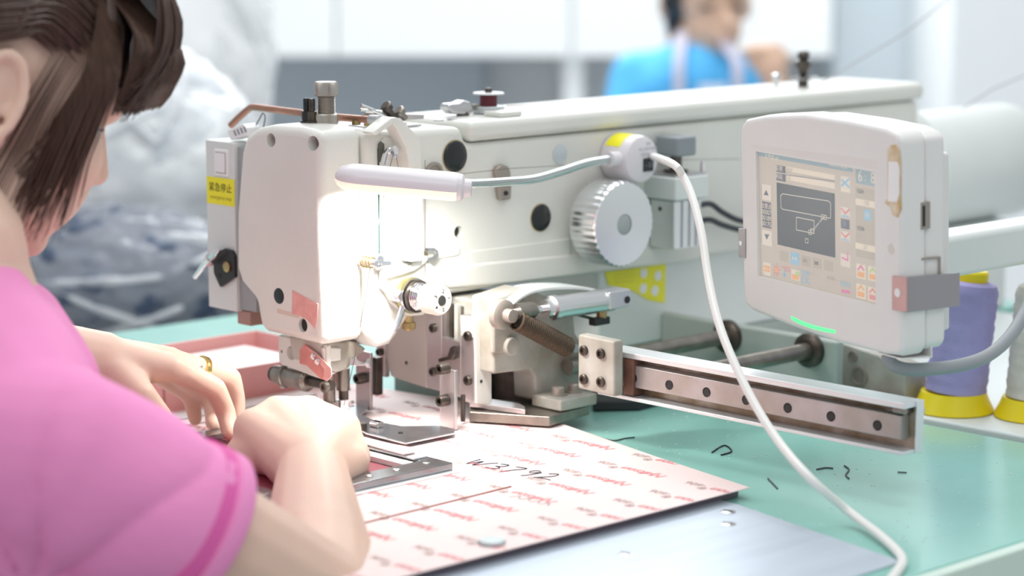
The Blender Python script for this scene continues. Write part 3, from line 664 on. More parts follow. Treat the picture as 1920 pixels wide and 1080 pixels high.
c = pt(1126, 602, X=.142); mk('sensor', B().box(c.x-.004, c.x+.005, c.y-.012, c.y+.008, c.z-.003, c.z+.004), 'black', SM, .001)
a = pt(1128, 590, X=.142); mk('sensor_bracket', B().cyl(a+AZ*.008, a-AZ*.008, .005), 'brass', SM)
mk('sensor_cable', B().tube(spline(PXL([(1122, 600), (1105, 596), (1085, 591), (1060, 585)], X=.14), 3), .0015, 6), 'black', SM)
mk('black_slab', B().prism(PXL([(1112, 772), (1200, 770), (1285, 748), (1270, 735), (1110, 745)], Z=.0005), (0, 0, .010)), 'black', SM, .002)  # flat black piece below the rail's left end

# ---- feed rail: C-channel with a guide rail and seven screws
RY = .135
rz0 = pt(1690, 855, Y=RY).z; rz1 = pt(1690, 765, Y=RY).z+.004; rx0 = .195; rx1 = pt(1695, 800, Y=RY).x
rail = mk('feed_rail', B().box(rx0, rx1, RY, RY+.024, rz0, rz0+.0035), mat('rail_aluminium', (.80, .83, .85), .35, .6), SM, .0008)
mk('rail_web', B().box(rx0, rx1, RY+.015, RY+.024, rz0+.0035, rz1-.005), 'grease', SM)
mk('rail_end_face', B().box(rx1, rx1+.0015, RY+.0145, RY+.024, rz0, rz1), mat('rail_aluminium', (.80, .83, .85)), SM, .0004)
mk('rail_top_flange', B().box(rx0+.01, rx1, RY-.0005, RY+.024, rz1-.005, rz1), mat('rail_aluminium', (.80, .83, .85)), SM, .0008)
zc = (rz0+rz1)/2
gr_ = mk('guide_rail', B().box(rx0+.018, rx1-.006, RY+.004, RY+.015, zc-.010, zc+.010), 'railst', SM, .0008)
for i, q in enumerate((1188, 1255, 1325, 1399, 1477, 1558, 1645)):
    c = pt(q, 692+(q-1188)*.2365, Y=RY+.004)
    mk('rail_screw', B().lathe((c.x, RY+.004, zc-.0015), -AY, [(.0043, 0), (.0043, .0005), (.0034, .0006), (.0030, .0002)], 18), 'rubber', gr_)
mk('end_stop', B().box(rx1-.022, rx1-.002, RY+.004, RY+.015, zc+.0115, rz1-.006), 'darksteel', SM, .001)
mk('stop_screw', B().cyl((rx1-.012, RY+.003, zc+.0145), (rx1-.001, RY+.003, zc+.0145), .003), 'midsteel', SM)
mk('end_screw', B().lathe((rx1-.004, RY+.024, zc+.012), AY, [(.0045, 0), (.0045, .003), (.003, .0045)], 16), 'steel', SM)
mk('rail_bracket', B().box(.226, .238, RY+.001, RY+.015, rz0+.004, rz1-.0055), mat('rust_red', (.20, .10, .07), .6, var=.4, vscale=60), SM, .001)

# ---- machine top hardware
c = pt(612, 233, X=0); 
mk('lock_ring', B().lathe(c, AZ, [(.0098, 0), (.0108, .001), (.0108, .0088), (.0098, .0098)], 88, ('alt', .0005)), mat('nickel', (.50, .47, .43), .35, .9), SM)
tz = pt(612, 153, X=0).z; h = tz-c.z
pr = []
for k in range(12): z = .0098+(h-.0218)*k/12; pr += [(.0084, z), (.0074, z+(h-.0218)/24)]
mk('pressure_screw', B().lathe(c, AZ, pr+[(.008, h-.011)], 24), mat('nickel', (.5, .47, .43)), SM)
mk('pressure_knob', B().lathe(c, AZ, [(.0098, h-.0125), (.0108, h-.0115), (.0108, h-.0015), (.0096, h)], 88, ('alt', .0005)), mat('nickel', (.5, .47, .43)), SM)
for q in ((575, 231), (585, 232)):
    c = pt(*q, X=-.012+(.006 if q[0] > 580 else 0)); mk('lock_stud', B().lathe(c, AZ, [(.0058, 0), (.0058, .0025), (.0045, .003), (.0045, .011), (.0030, .0115), (.0030, .0215), (.0024, .0225)], 18), 'rubber' if q[0] < 580 else 'darksteel', SM)
cp = [pt(433, 235, Y=.006), pt(446, 222, Y=.006), pt(468, 203, Y=.006), pt(478, 201, Y=.006), pt(566, 212, Y=.006), pt(636, 220, Y=.006), pt(698, 225, Y=.006)]
mk('copper_pipe', B().tube([cp[0], cp[1]]+spline(cp[1:4], 4)[1:]+cp[4:], .0033, 12), 'copper', SM)
c = pt(695, 224, Y=.006); mk('pipe_joint', B().cyl(c, c+AX*.012, .0045), 'steel', SM)
# thread pre-tension cluster
c = pt(712, 240, X=.02); mk('guide_plate', B().prism([c+Vector((-.03, -.012, 0)), c+Vector((.012, -.015, 0)), c+Vector((.012, .04, 0)), c+Vector((-.03, .035, 0))], (0, 0, .002)), 'steel', SM, .0005)
mk('guide_leaf', B().prism(PXL([(716, 216), (730, 212), (786, 214), (784, 222), (730, 226)], X=.0), (.008, 0, 0)), 'pinkreflect', SM, .0005)
mk('guide_block', B().prism(PXL([(698, 212), (720, 208), (742, 218), (742, 234), (700, 236)], X=.012), (-.012, 0, 0)), 'midsteel', SM, .001)
for q, e, m_ in (((736, 216), (722, 196), 'darksteel'), ((760, 222), (746, 205), 'midsteel')):
    a, b_ = pt(*q, X=.014), pt(*e, X=.014); d = b_-a
    mk('pre_tension_stud', B().lathe(a, d, [(.003, 0), (.003, d.length*.55), (.0052, d.length*.56), (.0056, d.length*.9), (.004, d.length)], 18), m_, SM)
mk('wire_finger', B().tube(PXL([(677, 197), (700, 206), (724, 220)], X=.03), .0013, 8), 'chrome', SM)
mk('wire_finger', B().tube(PXL([(676, 206), (700, 208), (716, 210)], X=.02), .0013, 8), 'chrome', SM)
for q in ((668, 234), (690, 236)): c = pt(*q, X=.02); mk('small_nut', B().lathe(c, AZ, [(.004, 0), (.004, .004)], 6), 'brass', SM)
# bobbin winder post
c = pt(868, 222, X=.0)
mk('winder_bracket', B().prism(PXL([(842, 195), (862, 193), (872, 188), (886, 192), (890, 205), (886, 216), (850, 214), (841, 206)], X=.006), (-.014, 0, 0)), 'steel', SM, .003)
mk('winder_stud', B().cyl(c-AZ*.004, c+AZ*.008, .006), 'darksteel', SM)
mk('winder_arm', B().prism(PXL([(884, 196), (900, 196), (900, 206), (884, 206)], X=.0), (-.008, 0, 0)), 'midsteel', SM)
c = pt(940, 216, X=.03); mk('winder_clip', B().box(c.x-.012, c.x+.012, c.y-.012, c.y+.016, .2785, .2835), 'paint', SM, .0015)
for q in ((822, 221), (848, 238), (1390, 205), (1462, 203)): c = pt(*q, X=.02); mk('cover_screw', disc(Vector((c.x, c.y, .278)), AZ, .005, .0012, 16), 'steel', SM)
mk('winder_spindle', B().cyl(pt(916, 222, X=0), pt(916, 178, X=0), .0035), 'darksteel', SM)
# thread eyelet post
c = pt(1505, 190, X=0)
mk('eyelet_post', B().lathe(Vector((c.x, c.y, .2785)), AZ, [(.0055, 0), (.0055, .008), (.0095, .009), (.0095, .011), (.004, .012), (.0055, .018), (.008, .022), (.0085, .028), (.004, .030), (.0065, .032), (.0065, .037), (.004, .039)], 20), 'darksteel', SM)
mk('eyelet_plate', B().box(c.x-.008, c.x+.008, c.y-.012, c.y+.020, .2870, .2885), 'steel', SM)
c = pt(1455, 182, X=-.03); mk('guide_pin', B().lathe(Vector((c.x, c.y, .2785)), AZ, [(.003, 0), (.003, .006), (.0055, .008), (.0055, .012), (.003, .014)], 16), 'chrome', SM)
# rear hub and motor
mk('rear_cap', B().lathe((-.005, .806, .195), AY, [(.055, 0), (.055, .03), (.05, .035)], 40), 'paintcool', SM)
mk('motor', B().lathe((-.005, .842, .170), AY, [(.064, 0), (.068, .004), (.068, .20), (.060, .215), (.03, .22)], 44), 'paintcool', SM)
mk('rear_foot', B().box(-.055, .036, .800, 1.0, .0002, .106), 'paintcool', SM, .004)

# ---- emergency stop box on the far side of the head
EB = root('emergency_stop_box', (-.11, -.015, .1), 'white metal switch box with yellow emergency stop label, left of the machine head', 'switch box')
ey = -.04
ebx = pt(388, 420, Y=ey).x; ebr = pt(456, 420, Y=ey).x
zb, zt = pt(388, 574, Y=ey).z, pt(388, 262, Y=ey).z
mk('box_body', B().box(ebx, ebr-.012, ey, ey+.055, zb, zt), 'paintcool', EB, .0012)
mk('box_side', B().box(ebr-.012, ebr+.012, ey+.004, ey+.050, zb+.002, zt-.004), mat('grey_side', (.34, .36, .37), .5), EB, .0008)
c = pt(417, 305, Y=ey); sw = mk('switch_bezel', B().box(c.x-.0105, c.x+.0105, ey-.002, ey+.001, c.z-.0125, c.z+.0125), 'white', EB, .001)
mk('rocker', B().box(c.x-.0068, c.x+.0068, ey-.0034, ey-.001, c.z-.0088, c.z+.0088), 'white', sw, .0004)
mk('rocker_rim', B().box(c.x-.0078, c.x+.0078, ey-.0021, ey-.0005, c.z-.0098, c.z+.0098), mat('rim_grey', (.40, .38, .38), .5), sw)
q0, q1 = pt(387, 330, Y=ey), pt(440, 388, Y=ey)
lb = mk('warning_label', B().box(q0.x+.0006, pt(440, 360, Y=ey).x, ey-.0004, ey, pt(388, 380, Y=ey).z, pt(388, 330, Y=ey).z), 'yellow', EB)
cc = pt(413, 353, Y=ey-.0006); tx = B(); put_text(tx, '紧急停止', cc, AX, AZ, .0088); mk('label_text', tx, 'ink', lb, smooth=False)
cc = pt(414, 371, Y=ey-.0006); tx = B(); put_text(tx, 'emergency stop', cc, AX, AZ, .0050); mk('label_text', tx, mat('label_brown', (.35, .30, .05), .6), lb, smooth=False)
br = mk('toggle_bracket', B().prism(PXL([(398, 476), (420, 466), (433, 470), (439, 480), (440, 520), (412, 539), (400, 512)], Y=ey-.004), (0, .004, 0)), 'black', EB, .001)
c = pt(427, 500, Y=ey-.004); mk('bracket_screw', B().lathe(c, -AY, [(.005, 0), (.005, .002), (.003, .003)], 18), 'brass', br)
c = pt(411, 517, Y=ey-.0041); mk('bracket_hole', disc(c, -AY, .0025, .0003, 14), 'hole', br)
tg = PXL([(365, 520), (385, 493), (402, 478), (411, 466)], Y=ey-.012); mk('toggle_lever', B().tube(tg, [.0022, .0030, .0036, .0018], 10), 'chrome', EB)
c = pt(392, 488, Y=ey-.012); mk('toggle_nut', B().lathe(c, tg[1]-tg[0], [(.0052, -.003), (.0052, .003)], 8), 'chrome', EB)
c = pt(466, 597, Y=ey+.01); mk('lower_connector', B().box(c.x-.012, c.x+.008, ey+.006, ey+.03, c.z-.006, zb+.001), mat('brown_connector', (.40, .24, .20), .5), EB, .001)
tb = mk('terminal_block', B().prism(PXL([(425, 245), (455, 232), (462, 240), (462, 256), (432, 263)], Y=ey+.006), (0, .016, 0)), 'white', EB, .001)
for k in range(4): tb2 = PXL([(437+k*6.2, 245-k*2.2), (440+k*6.2, 244-k*2.2), (444+k*6.2, 254-k*2.2), (441+k*6.2, 255-k*2.2)], Y=ey+.0058); mk('terminal_slot', B().prism(tb2, (0, .0004, 0)), 'grey', tb)
mk('box_wire', B().tube(spline(PXL([(478, 237), (486, 224), (493, 212), (497, 220), (494, 238)], Y=ey+.02), 4), .0008, 6), 'grey', EB)

# ------------------------------------------------------------------ gooseneck lamp
GL = root('gooseneck_lamp', (.052, .31, .2), 'white gooseneck lamp with glowing head, its magnet base on the machine arm', 'lamp')
la, lb_ = pt(655, 333, X=.082), pt(858, 351, X=.150); ld = (lb_-la).normalized(); LL = (lb_-la).length
lu = (AZ-ld*AZ.dot(ld)).normalized(); lv = ld.cross(lu)
# tilt the head so that its diffuser looks down and towards the machine head
tilt = radians(12); lu2 = lu*cos(tilt)+lv*sin(tilt); lv2 = ld.cross(lu2); lu, lv = lu2, lv2
def lamp_sec(top, sc=1.):
    out = []
    n = 14
    for k in range(n+1):
        t = pi*k/n
        out.append((cos(t)*.0150*sc, (sin(t)*.0125 if top else -sin(t)*.0120)*sc))
    return out
def lamp_shell(top):
    b = B(); rings = []
    for s, sc in ((-.012, .25), (-.010, .55), (-.006, .80), (0, .94), (.008, 1.), (.05, 1.), (LL-.004, 1.), (LL, .95)):
        rings.append([la+ld*s+lv*x*1.0+lu*y for x, y in lamp_sec(top, sc)])
    vs = [p for r in rings for p in r]; n = len(rings[0]); fs = []
    for i in range(len(rings)-1):
        for k in range(n): j = (k+1) % n; fs.append((i*n+k, i*n+j, (i+1)*n+j, (i+1)*n+k))
    fs.append(tuple(range(n))); fs.append(tuple(range((len(rings)-1)*n, len(rings)*n)))
    return b.add(vs, fs)
mk('lamp_head', lamp_shell(True), 'lampw', GL, sharp=50)
mk('diffuser', lamp_shell(False), mat('lamp_diffuser', (.9, .78, .66), .4, emit=(1, .80, .62), estr=.55), GL, sharp=50)
mk('end_collar', B().lathe(lb_-ld*.002, ld, [(.0125, 0), (.0115, .006), (.008, .008), (.008, .014)], 24), 'lampw', GL)
l = bpy.data.lights.new('lamp_led', 'AREA'); l.shape = 'RECTANGLE'; l.size = LL*.85; l.size_y = .020; l.energy = .95; l.spread = radians(150); l.color = (1, .97, .92)
lo = bpy.data.objects.new('lamp_led', l); COL.objects.link(lo)
lo.matrix_world = Matrix.Translation(la+ld*LL*.5-lu*.0135) @ Matrix((ld, lv, lu)).transposed().to_4x4()
lo.parent = GL; lo.matrix_parent_inverse = Matrix.Translation(-GL.location)
bc = pt(1155, 294, X=.051); bf = bc+AX*.036
mk('magnet_base', B().lathe(bc, AX, [(.0225, 0), (.0235, .002), (.0235, .030), (.022, .0345), (.018, .036)], 40), 'lampw', GL)
nk = PXL([(868, 345)], X=.150)+[pt(900, 344, X=.142), pt(945, 341, X=.13), pt(1000, 336, X=.115), pt(1050, 322, X=.10), pt(1100, 306, X=.088), pt(1146, 298, X=.075)]
nk = spline(nk, 10)
nkb = B(); rs = []
path = []; tot = 0; pitch = .0030
seg = [0]
for i in range(1, len(nk)): seg.append(seg[-1]+(nk[i]-nk[i-1]).length)
n = int(seg[-1]/(pitch/4)); 
for k in range(n+1):
    s = seg[-1]*k/n; i = max(j for j in range(len(seg)) if seg[j] <= s+1e-9); i = min(i, len(seg)-2); t = (s-seg[i])/(seg[i+1]-seg[i]); path.append(nk[i].lerp(nk[i+1], t)); rs.append(.0041 if k % 4 < 2 else .0030)
mk('gooseneck', B().tube(path, rs, 12), mat('neck_steel', (.55, .60, .60), .22, 1.), GL, sharp=80)
c = nk[-1]; mk('neck_socket', B().cyl(nk[-3], bc+AX*.02, .0075), 'lampw', GL)
mk('base_switch', B().box(bf.x-.0005, bf.x+.001, bf.y+.000, bf.y+.014, bf.z-.012, bf.z+.001), 'rubber', GL, .0005)
tx = B(); put_text(tx, '- O', (bf.x+.0013, bf.y+.007, bf.z-.0055), AY, AZ, .007); mk('switch_mark', tx, mat('faint_grey', (.3, .33, .36), .6), GL, smooth=False)
tx = B()
for k, s_ in enumerate(('ON', 'AC 220V/50HZ', 'LED 0.5-2W')): put_text(tx, s_, (bf.x+.0003, bf.y+.007, bf.z+.015-k*.005), AY, AZ, .0042)
mk('base_print', tx, mat('print_grey', (.38, .38, .42), .7), GL, smooth=False)
# yellow sticker wrapped over the base
b = B(); vs = []; fs = []
for k in range(9):
    a = radians(75+k*9)
    for xx in (.004, .024): vs.append(bc+AX*xx+(AY*cos(a)+AZ*sin(a))*.02375)
for k in range(8): fs.append((2*k, 2*k+1, 2*k+3, 2*k+2))
mk('base_sticker', b.add(vs, fs), 'yellow', GL)
sp = bf+AY*.026+Vector((-.014, 0, .001)); mk('strain_relief', B().cyl(bf+AY*.020-AX*.014, sp+AY*.006, .005, .0035), 'white', GL)
cpx = [(1244, 300, 2.13), (1262, 308, 2.13), (1280, 330, 2.12), (1298, 370, 2.10), (1316, 440, 2.07), (1328, 520, 2.04), (1346, 600, 2.0), (1372, 670, 1.965), (1412, 752, 1.93), (1460, 828, 1.89), (1520, 898, 1.845)]
cpts = [sp]+[pt(x, y, D=d) for x, y, d in cpx[1:]]+[pt(1590, 958, Z=.012), pt(1650, 1004, Z=.006), pt(1684, 1036, Z=.0042), pt(1692, 1052, Z=.0042), pt(1686, 1066, Z=.0042), pt(1655, 1105, Z=.0042), pt(1600, 1150, Z=.0042)]
mk('cord', B().tube(spline(cpts, 8), .0036, 10), 'cord', GL)

# ------------------------------------------------------------------ control panel
PC = Vector((.4052, .1772, .2109)); PA = Vector((.9673, -.2534, -.0107)).normalized(); PB = Vector((-.0019, -.0495, .9988)); PB = (PB-PA*PB.dot(PA)).normalized(); PN = PA.cross(PB); FO = .0012
def pp(px, py, off=0.):
    d = ray(px, py); t = (PC+PN*off-CAM).dot(PN)/d.dot(PN); return CAM+d*t
CP = root('control_panel', PC-PB*.1, 'off-white touch screen control panel with green light, standing over the feed rail', 'control panel')
out = [(1386, 250), (1388, 236), (1396, 224), (1433, 216), (1506, 213), (1593, 226), (1660, 240), (1680, 249), (1689, 262), (1690, 300), (1690, 470), (1692, 640), (1691, 660), (1684, 669), (1656, 665), (1567, 643), (1478, 612), (1408, 583), (1396, 572), (1392, 556), (1389, 420)]
# screen opening
SW, SH = .1646, .109
def sc(u, v, off=0.): return PC+PA*(u-.5)*SW+PB*(.5-v)*SH+PN*off
hs = mk('front_shell', B().prism([pp(x, y, FO) for x, y in out], PN*-.026), 'panelw', CP, .005, 3)
cb_ = B().prism([sc(0, 0, .02), sc(1, 0, .02), sc(1, 1, .02), sc(0, 1, .02)], PN*-.0226); cut(hs, cb_)
bo = [pp(x, y, FO)-PN*.0255 for x, y in out]; ctr = sum(bo, Vector())/len(bo)
mk('rear_shell', B().prism([ctr+(p-ctr)*.975+PA*.001 for p in bo], PN*-.020), 'panelw', CP, .003, 2)
mk('rear_hump', B().prism([ctr+PA*x+PB*y-PN*.02 for x, y in ((-.06, -.075), (.088, -.082), (.088, .065), (-.06, .065))], PN*-.018), 'panelw', CP, .003, 2)
def em(name, c, e=.22): return mat(name, c, .35, emit=c, estr=e)
S_BG = em('screen_beige', (.56, .52, .46)); S_BL = em('screen_teal', (.33, .44, .47)); S_DK = em('screen_slate', (.155, .175, .19)); S_CR = em('screen_cream', (.74, .68, .57))
S_BU = em('screen_blue', (.36, .55, .66)); S_LN = em('screen_line', (.66, .64, .58)); S_GY = em('screen_grey', (.50, .47, .41)); S_OR = em('screen_orange', (.78, .46, .26)); S_RD = em('screen_red', (.70, .34, .34)); S_GN = em('screen_green', (.50, .62, .34)); S_MG = em('screen_magenta', (.70, .28, .45)); S_DT = em('screen_darktext', (.20, .22, .25)); S_LT = em('screen_light', (.70, .66, .58))
SO = -.0016
scr = mk('screen', B().prism([sc(0, 0, SO), sc(1, 0, SO), sc(1, 1, SO), sc(0, 1, SO)], PN*-.0008), S_BG, CP)
def zp(zx, zy): # zoomed-crop pixel -> local screen metres
    p = pp(1400+zx/3.375, 270+zy/3.375, SO)-sc(0, 0, SO); return p.dot(PA), p.dot(PB)
def loc(s, t, lay): return sc(0, 0, SO)+PA*s+PB*t+PN*(.00006*lay)
_ui = {}
def ui(m): return _ui.setdefault(m.name, (m, B()))[1]
def rect(x0, y0, x1, y1, m, lay=1):
    s0, t0 = zp(x0, y0); s1, t1 = zp(x1, y1); s1 = min(s1, SW-.0004); s0 = max(s0, .0004)
    ui(m).add([loc(s0, t0, lay), loc(s1, t0, lay), loc(s1, t1, lay), loc(s0, t1, lay)], [(0, 1, 2, 3)]); return s0, t0, s1, t1
def line(pts, m, wd=.0004, lay=4, close=False):
    P = [Vector((*zp(*p), 0)) for p in pts]; P = P+[P[0]] if close else P
    for a, b in zip(P, P[1:]):
        d = (b-a).normalized(); n = Vector((-d.y, d.x, 0))*wd; a = a-d*wd; b = b+d*wd
        ui(m).add([loc((a-n).x, (a-n).y, lay), loc((b-n).x, (b-n).y, lay), loc((b+n).x, (b+n).y, lay), loc((a+n).x, (a+n).y, lay)], [(0, 1, 2, 3)])
def txt(s, x, y, size, m, lay=5, align='CENTER'):
    a, b = zp(x, y); put_text(ui(m), s, loc(a, b, lay), PA, PB, size, .00005, 0, align)
rect(62, 45, 672, 180, S_BL); txt('主界面 #1', 115, 78, .0048, S_LT, align='LEFT'); txt('20/05/15 08:58', 580, 138, .004, S_CR)
rect(688, 268, 830, 742, S_GY); rect(690, 137, 830, 272, S_BL); txt('6', 720, 205, .013, S_CR); txt(':', 752, 210, .010, S_CR); txt('8', 800, 218, .013, S_CR)
rect(248, 140, 558, 228, S_CR); rect(248, 190, 558, 285, S_CR); rect(188, 133, 247, 186, S_DT); rect(188, 186, 247, 240, S_DT)
line([(188, 187), (558, 236)], S_DT, .00025)
txt('名称', 207, 157, .0050, S_LT); txt('号码', 207, 210, .0050, S_LT); txt('NEW', 268, 165, .0045, S_GY); txt('310', 264, 216, .0045, S_GY)
rect(190, 243, 562, 720, S_DK, 2)
rect(97, 252, 155, 362, S_LT); rect(98, 362, 157, 537, S_DT, 2); rect(98, 540, 160, 650, S_LT)
for tri in ([(124, 290), (140, 326), (108, 322)], [(113, 570), (144, 572), (128, 606)]):
    ui(S_DT).add([loc(*zp(*p), 3) for p in tri], [(0, 2, 1)])
for k, s_ in enumerate(('次原点', '00007', '00189', '00175')): txt(s_, 126, 396+k*37, .0058 if k else .0052, S_LT)
line([(228, 315), (516, 360), (528, 368), (533, 380), (533, 462), (528, 470), (228, 412), (219, 402), (216, 328)], S_LN, .00035, close=True)
line([(316, 463), (428, 485), (428, 566), (316, 543)], S_LN, .00035, close=True)
line([(490, 465), (404, 556)], S_LN, .0002); line([(478, 470), (424, 552)], S_LN, .0002)
for x, y in ((482, 460), (498, 464), (402, 558), (414, 550), (381, 612)): line([(x-8, y-14), (x+9, y-11), (x+9, y+15), (x-8, y+12)], S_LN, .0003, close=True)
rect(276, 680, 334, 770, S_BU); rect(208, 672, 266, 748, S_GY)
for x in (348, 418, 490): rect(x, 702+(x-348)*.2, x+58, 782+(x-348)*.2, S_GY)
txt('211', 372, 738, .004, S_DT); txt('205', 442, 755, .004, S_DT); txt('01/40', 534, 850, .0045, S_GY)
txt('▲▲', 304, 722, .004, S_LT)
rect(105, 745, 152, 838, S_LT); rect(110, 765, 148, 812, S_OR, 2); txt('MENU', 128, 790, .0034, S_CR)
for k in range(8):
    a = k*pi/4; line([(190+10*cos(a), 797+16*sin(a)), (190+24*cos(a), 797+42*sin(a))], S_RD, .0004)
rect(180, 780, 200, 815, S_OR, 3)
line([(226, 778), (246, 784), (246, 800), (270, 806), (270, 780), (250, 776)], S_RD, .0004); line([(240, 800), (240, 838)], S_BU, .0008); line([(232, 822), (240, 838), (248, 826)], S_BU, .0006)
rect(283, 790, 336, 868, S_LT); rect(288, 822, 330, 862, S_OR, 2); rect(310, 805, 334, 838, S_GN, 3)
txt('SDP', 375, 822, .0070, S_BU); txt('JOG', 375, 866, .0070, S_BU)
rect(595, 200, 655, 312, S_LT); line([(604, 262), (648, 222)], S_BU, .0009); line([(604, 228), (648, 272)], S_BU, .0009); rect(598, 280, 652, 305, S_CR, 2)
rect(596, 395, 654, 470, S_LT); line([(602, 410), (625, 440), (650, 415)], S_RD, .0008); rect(600, 446, 650, 468, S_BU, 2)
rect(596, 470, 652, 543, S_DT); txt('1', 624, 508, .006, S_BU)
rect(596, 548, 654, 620, S_LT); line([(602, 562), (625, 590), (650, 566)], S_RD, .0008); rect(600, 596, 650, 616, S_BU, 2)
rect(595, 690, 656, 785, S_LT); line([(606, 720), (640, 735), (640, 690)], S_MG, .0007)
txt('NEXT', 628, 890, .0058, S_BU); line([(606, 930), (648, 938)], S_MG, .0012)
rect(690, 342, 830, 412, S_CR, 2); rect(690, 622, 830, 692, S_CR, 2); rect(742, 412, 790, 490, S_BU, 2); txt('120', 758, 376, .005, S_GY); txt('20', 752, 655, .005, S_GY); txt('00', 764, 450, .005, S_LT); txt('1234', 720, 300, .0045, S_DT); txt('12:56', 722, 535, .0045, S_DT)
for (x, y, c1, c2) in ((694, 755, S_OR, S_MG), (768, 770, S_OR, S_GN), (694, 880, S_OR, S_OR), (768, 900, S_RD, S_RD)):
    rect(x, y, x+60, y+105, S_CR); rect(x+8, y+50, x+52, y+92, c1, 2); line([(x+12, y+38), (x+30, y+18), (x+48, y+42)], c2, .0008)
rect(62, 100, 84, 832, S_GY)
for nm, (m_, b_) in _ui.items(): tag(mk('screen_graphics', b_, m_, scr, smooth=False), kind='stuff')
mk('green_light', B().prism([pp(x, y, FO+.0003) for x, y in ((1483, 592), (1484, 599), (1500, 608), (1522, 616), (1545, 622), (1566, 625), (1566, 619), (1545, 615), (1522, 609), (1500, 601))], PN*-.0008), mat('green_led', (.1, .6, .25), .3, emit=(.10, .85, .26), estr=1.0), CP)
mk('faceplate_film', B().prism([pp(x, y, FO+.0001) for x, y in ((1404, 270), (1645, 300), (1645, 318), (1418, 281))], PN*-.0004), mat('bezel_film', (.76, .74, .71), .4), CP)
mk('worn_slot', B().prism([pp(x, y, FO+.0002) for x, y in ((1664, 280), (1670, 272), (1680, 271), (1686, 280), (1688, 300), (1688, 372), (1689, 392), (1683, 408), (1674, 404), (1668, 388), (1658, 380), (1664, 372))], PN*-.0006), mat('yellowed_glue', (.74, .66, .52), .45, col2=(.55, .36, .14), vscale=70), CP)
mk('slot_cover', B().prism([pp(x, y, FO+.0006) for x, y in ((1665, 303), (1683, 304), (1686, 320), (1686, 362), (1681, 379), (1664, 378))], PN*-.001), 'white', CP, .0005)
mk('rub_mark', B().prism([pp(x, y, FO+.00015) for x, y in ((1664, 462), (1672, 455), (1678, 470), (1674, 478), (1666, 474))], PN*-.0003), mat('rub_brown', (.70, .66, .60), .5), CP)
RS = pp(1690, 450, FO); 
def ps(px, py, off=0.):
    d = ray(px, py); t = (RS+PA*off-CAM).dot(PA)/d.dot(PA); return CAM+d*t
mk('usb_port', B().prism([ps(x, y, .0006) for x, y in ((1727, 380), (1744, 378), (1744, 428), (1727, 431))], PA*-.001), 'brown', CP)
mk('usb_tongue', B().prism([ps(x, y, .0008) for x, y in ((1730, 386), (1735, 385), (1735, 424), (1730, 425))], PA*-.001), 'black', CP)
mk('cover_groove', B().prism([ps(x, y, .0004) for x, y in ((1728, 484), (1764, 481), (1764, 515), (1761, 515), (1761, 485), (1728, 488))], PA*-.001), 'brown', CP)
brm = mat('bracket_steel', (.40, .38, .40), .35, .8)
R2 = [pp(1672, 517, FO+.0015), pp(1700, 520, FO+.0015), pp(1700, 586, FO+.0015), pp(1672, 581, FO+.0015)]
mk('bracket', B().prism(R2, PN*-.0015), mat('bracket_copper', (.52, .36, .36), .35, .6), CP, .0005)
c = pp(1683, 549, FO+.0016); mk('bracket_hole', disc(c, PN, .0036, .0005), 'white', CP)
mk('bracket', B().prism([ps(1700, 520, .003), ps(1800, 511, .003), ps(1800, 574, .003), ps(1700, 586, .003)], PA*-.0015), brm, CP, .0005)
mk('bracket', B().prism([pp(x, y, FO+.0012) for x, y in ((1384, 428), (1397, 429), (1397, 484), (1385, 482))], PN*-.0015), brm, CP, .0004)
c = pp(1389, 456, FO+.0013); mk('bracket_hole', disc(c, PN, .0022, .0004), 'white', CP)
mk('cable_tray', B().strip([ps(1745, 635, -.004), ps(1746, 668, -.004), ps(1690, 672, -.004)], PA*-.03, .0012), 'panelw', CP)
gc_ = [pt(1664, 664, D=1.95), pt(1672, 682, D=1.95), pt(1698, 692, D=1.95), pt(1740, 692, D=1.96), pt(1800, 685, D=1.98), pt(1850, 668, D=2.0), pt(1890, 635, D=2.02), pt(1920, 590, D=2.04), pt(1950, 530, D=2.06), pt(2000, 480, D=2.1), pt(2080, 560, D=2.2), pt(2120, 800, D=2.3)]
mk('panel_cable', B().tube(spline(gc_, 6), .0056, 12), 'greycord', CP)
# support arm behind the panel
SA = root('panel_support_arm', (.395, .9, FLOOR), 'white square support arm running back from the control panel', 'support arm')
a0 = pt(1765, 470, X=.405)
zc_ = pt(1790, 472, X=.405).z
mk('beam', B().box(.385, .425, PC.y+.078, .95, zc_-.019, zc_+.019), 'paintcool', SA, .006, 3)
mk('mount_block', B().box(.36, .42, PC.y+.060, PC.y+.078, zc_-.022, zc_+.022), 'paintcool', SA, .003)
mk('post', B().box(.385, .425, .952, .992, FLOOR, zc_+.02), 'paintcool', SA, .004)
mk('foot', B().box(.33, .48, .90, 1.04, FLOOR, FLOOR+.02), 'paintcool', SA, .004)

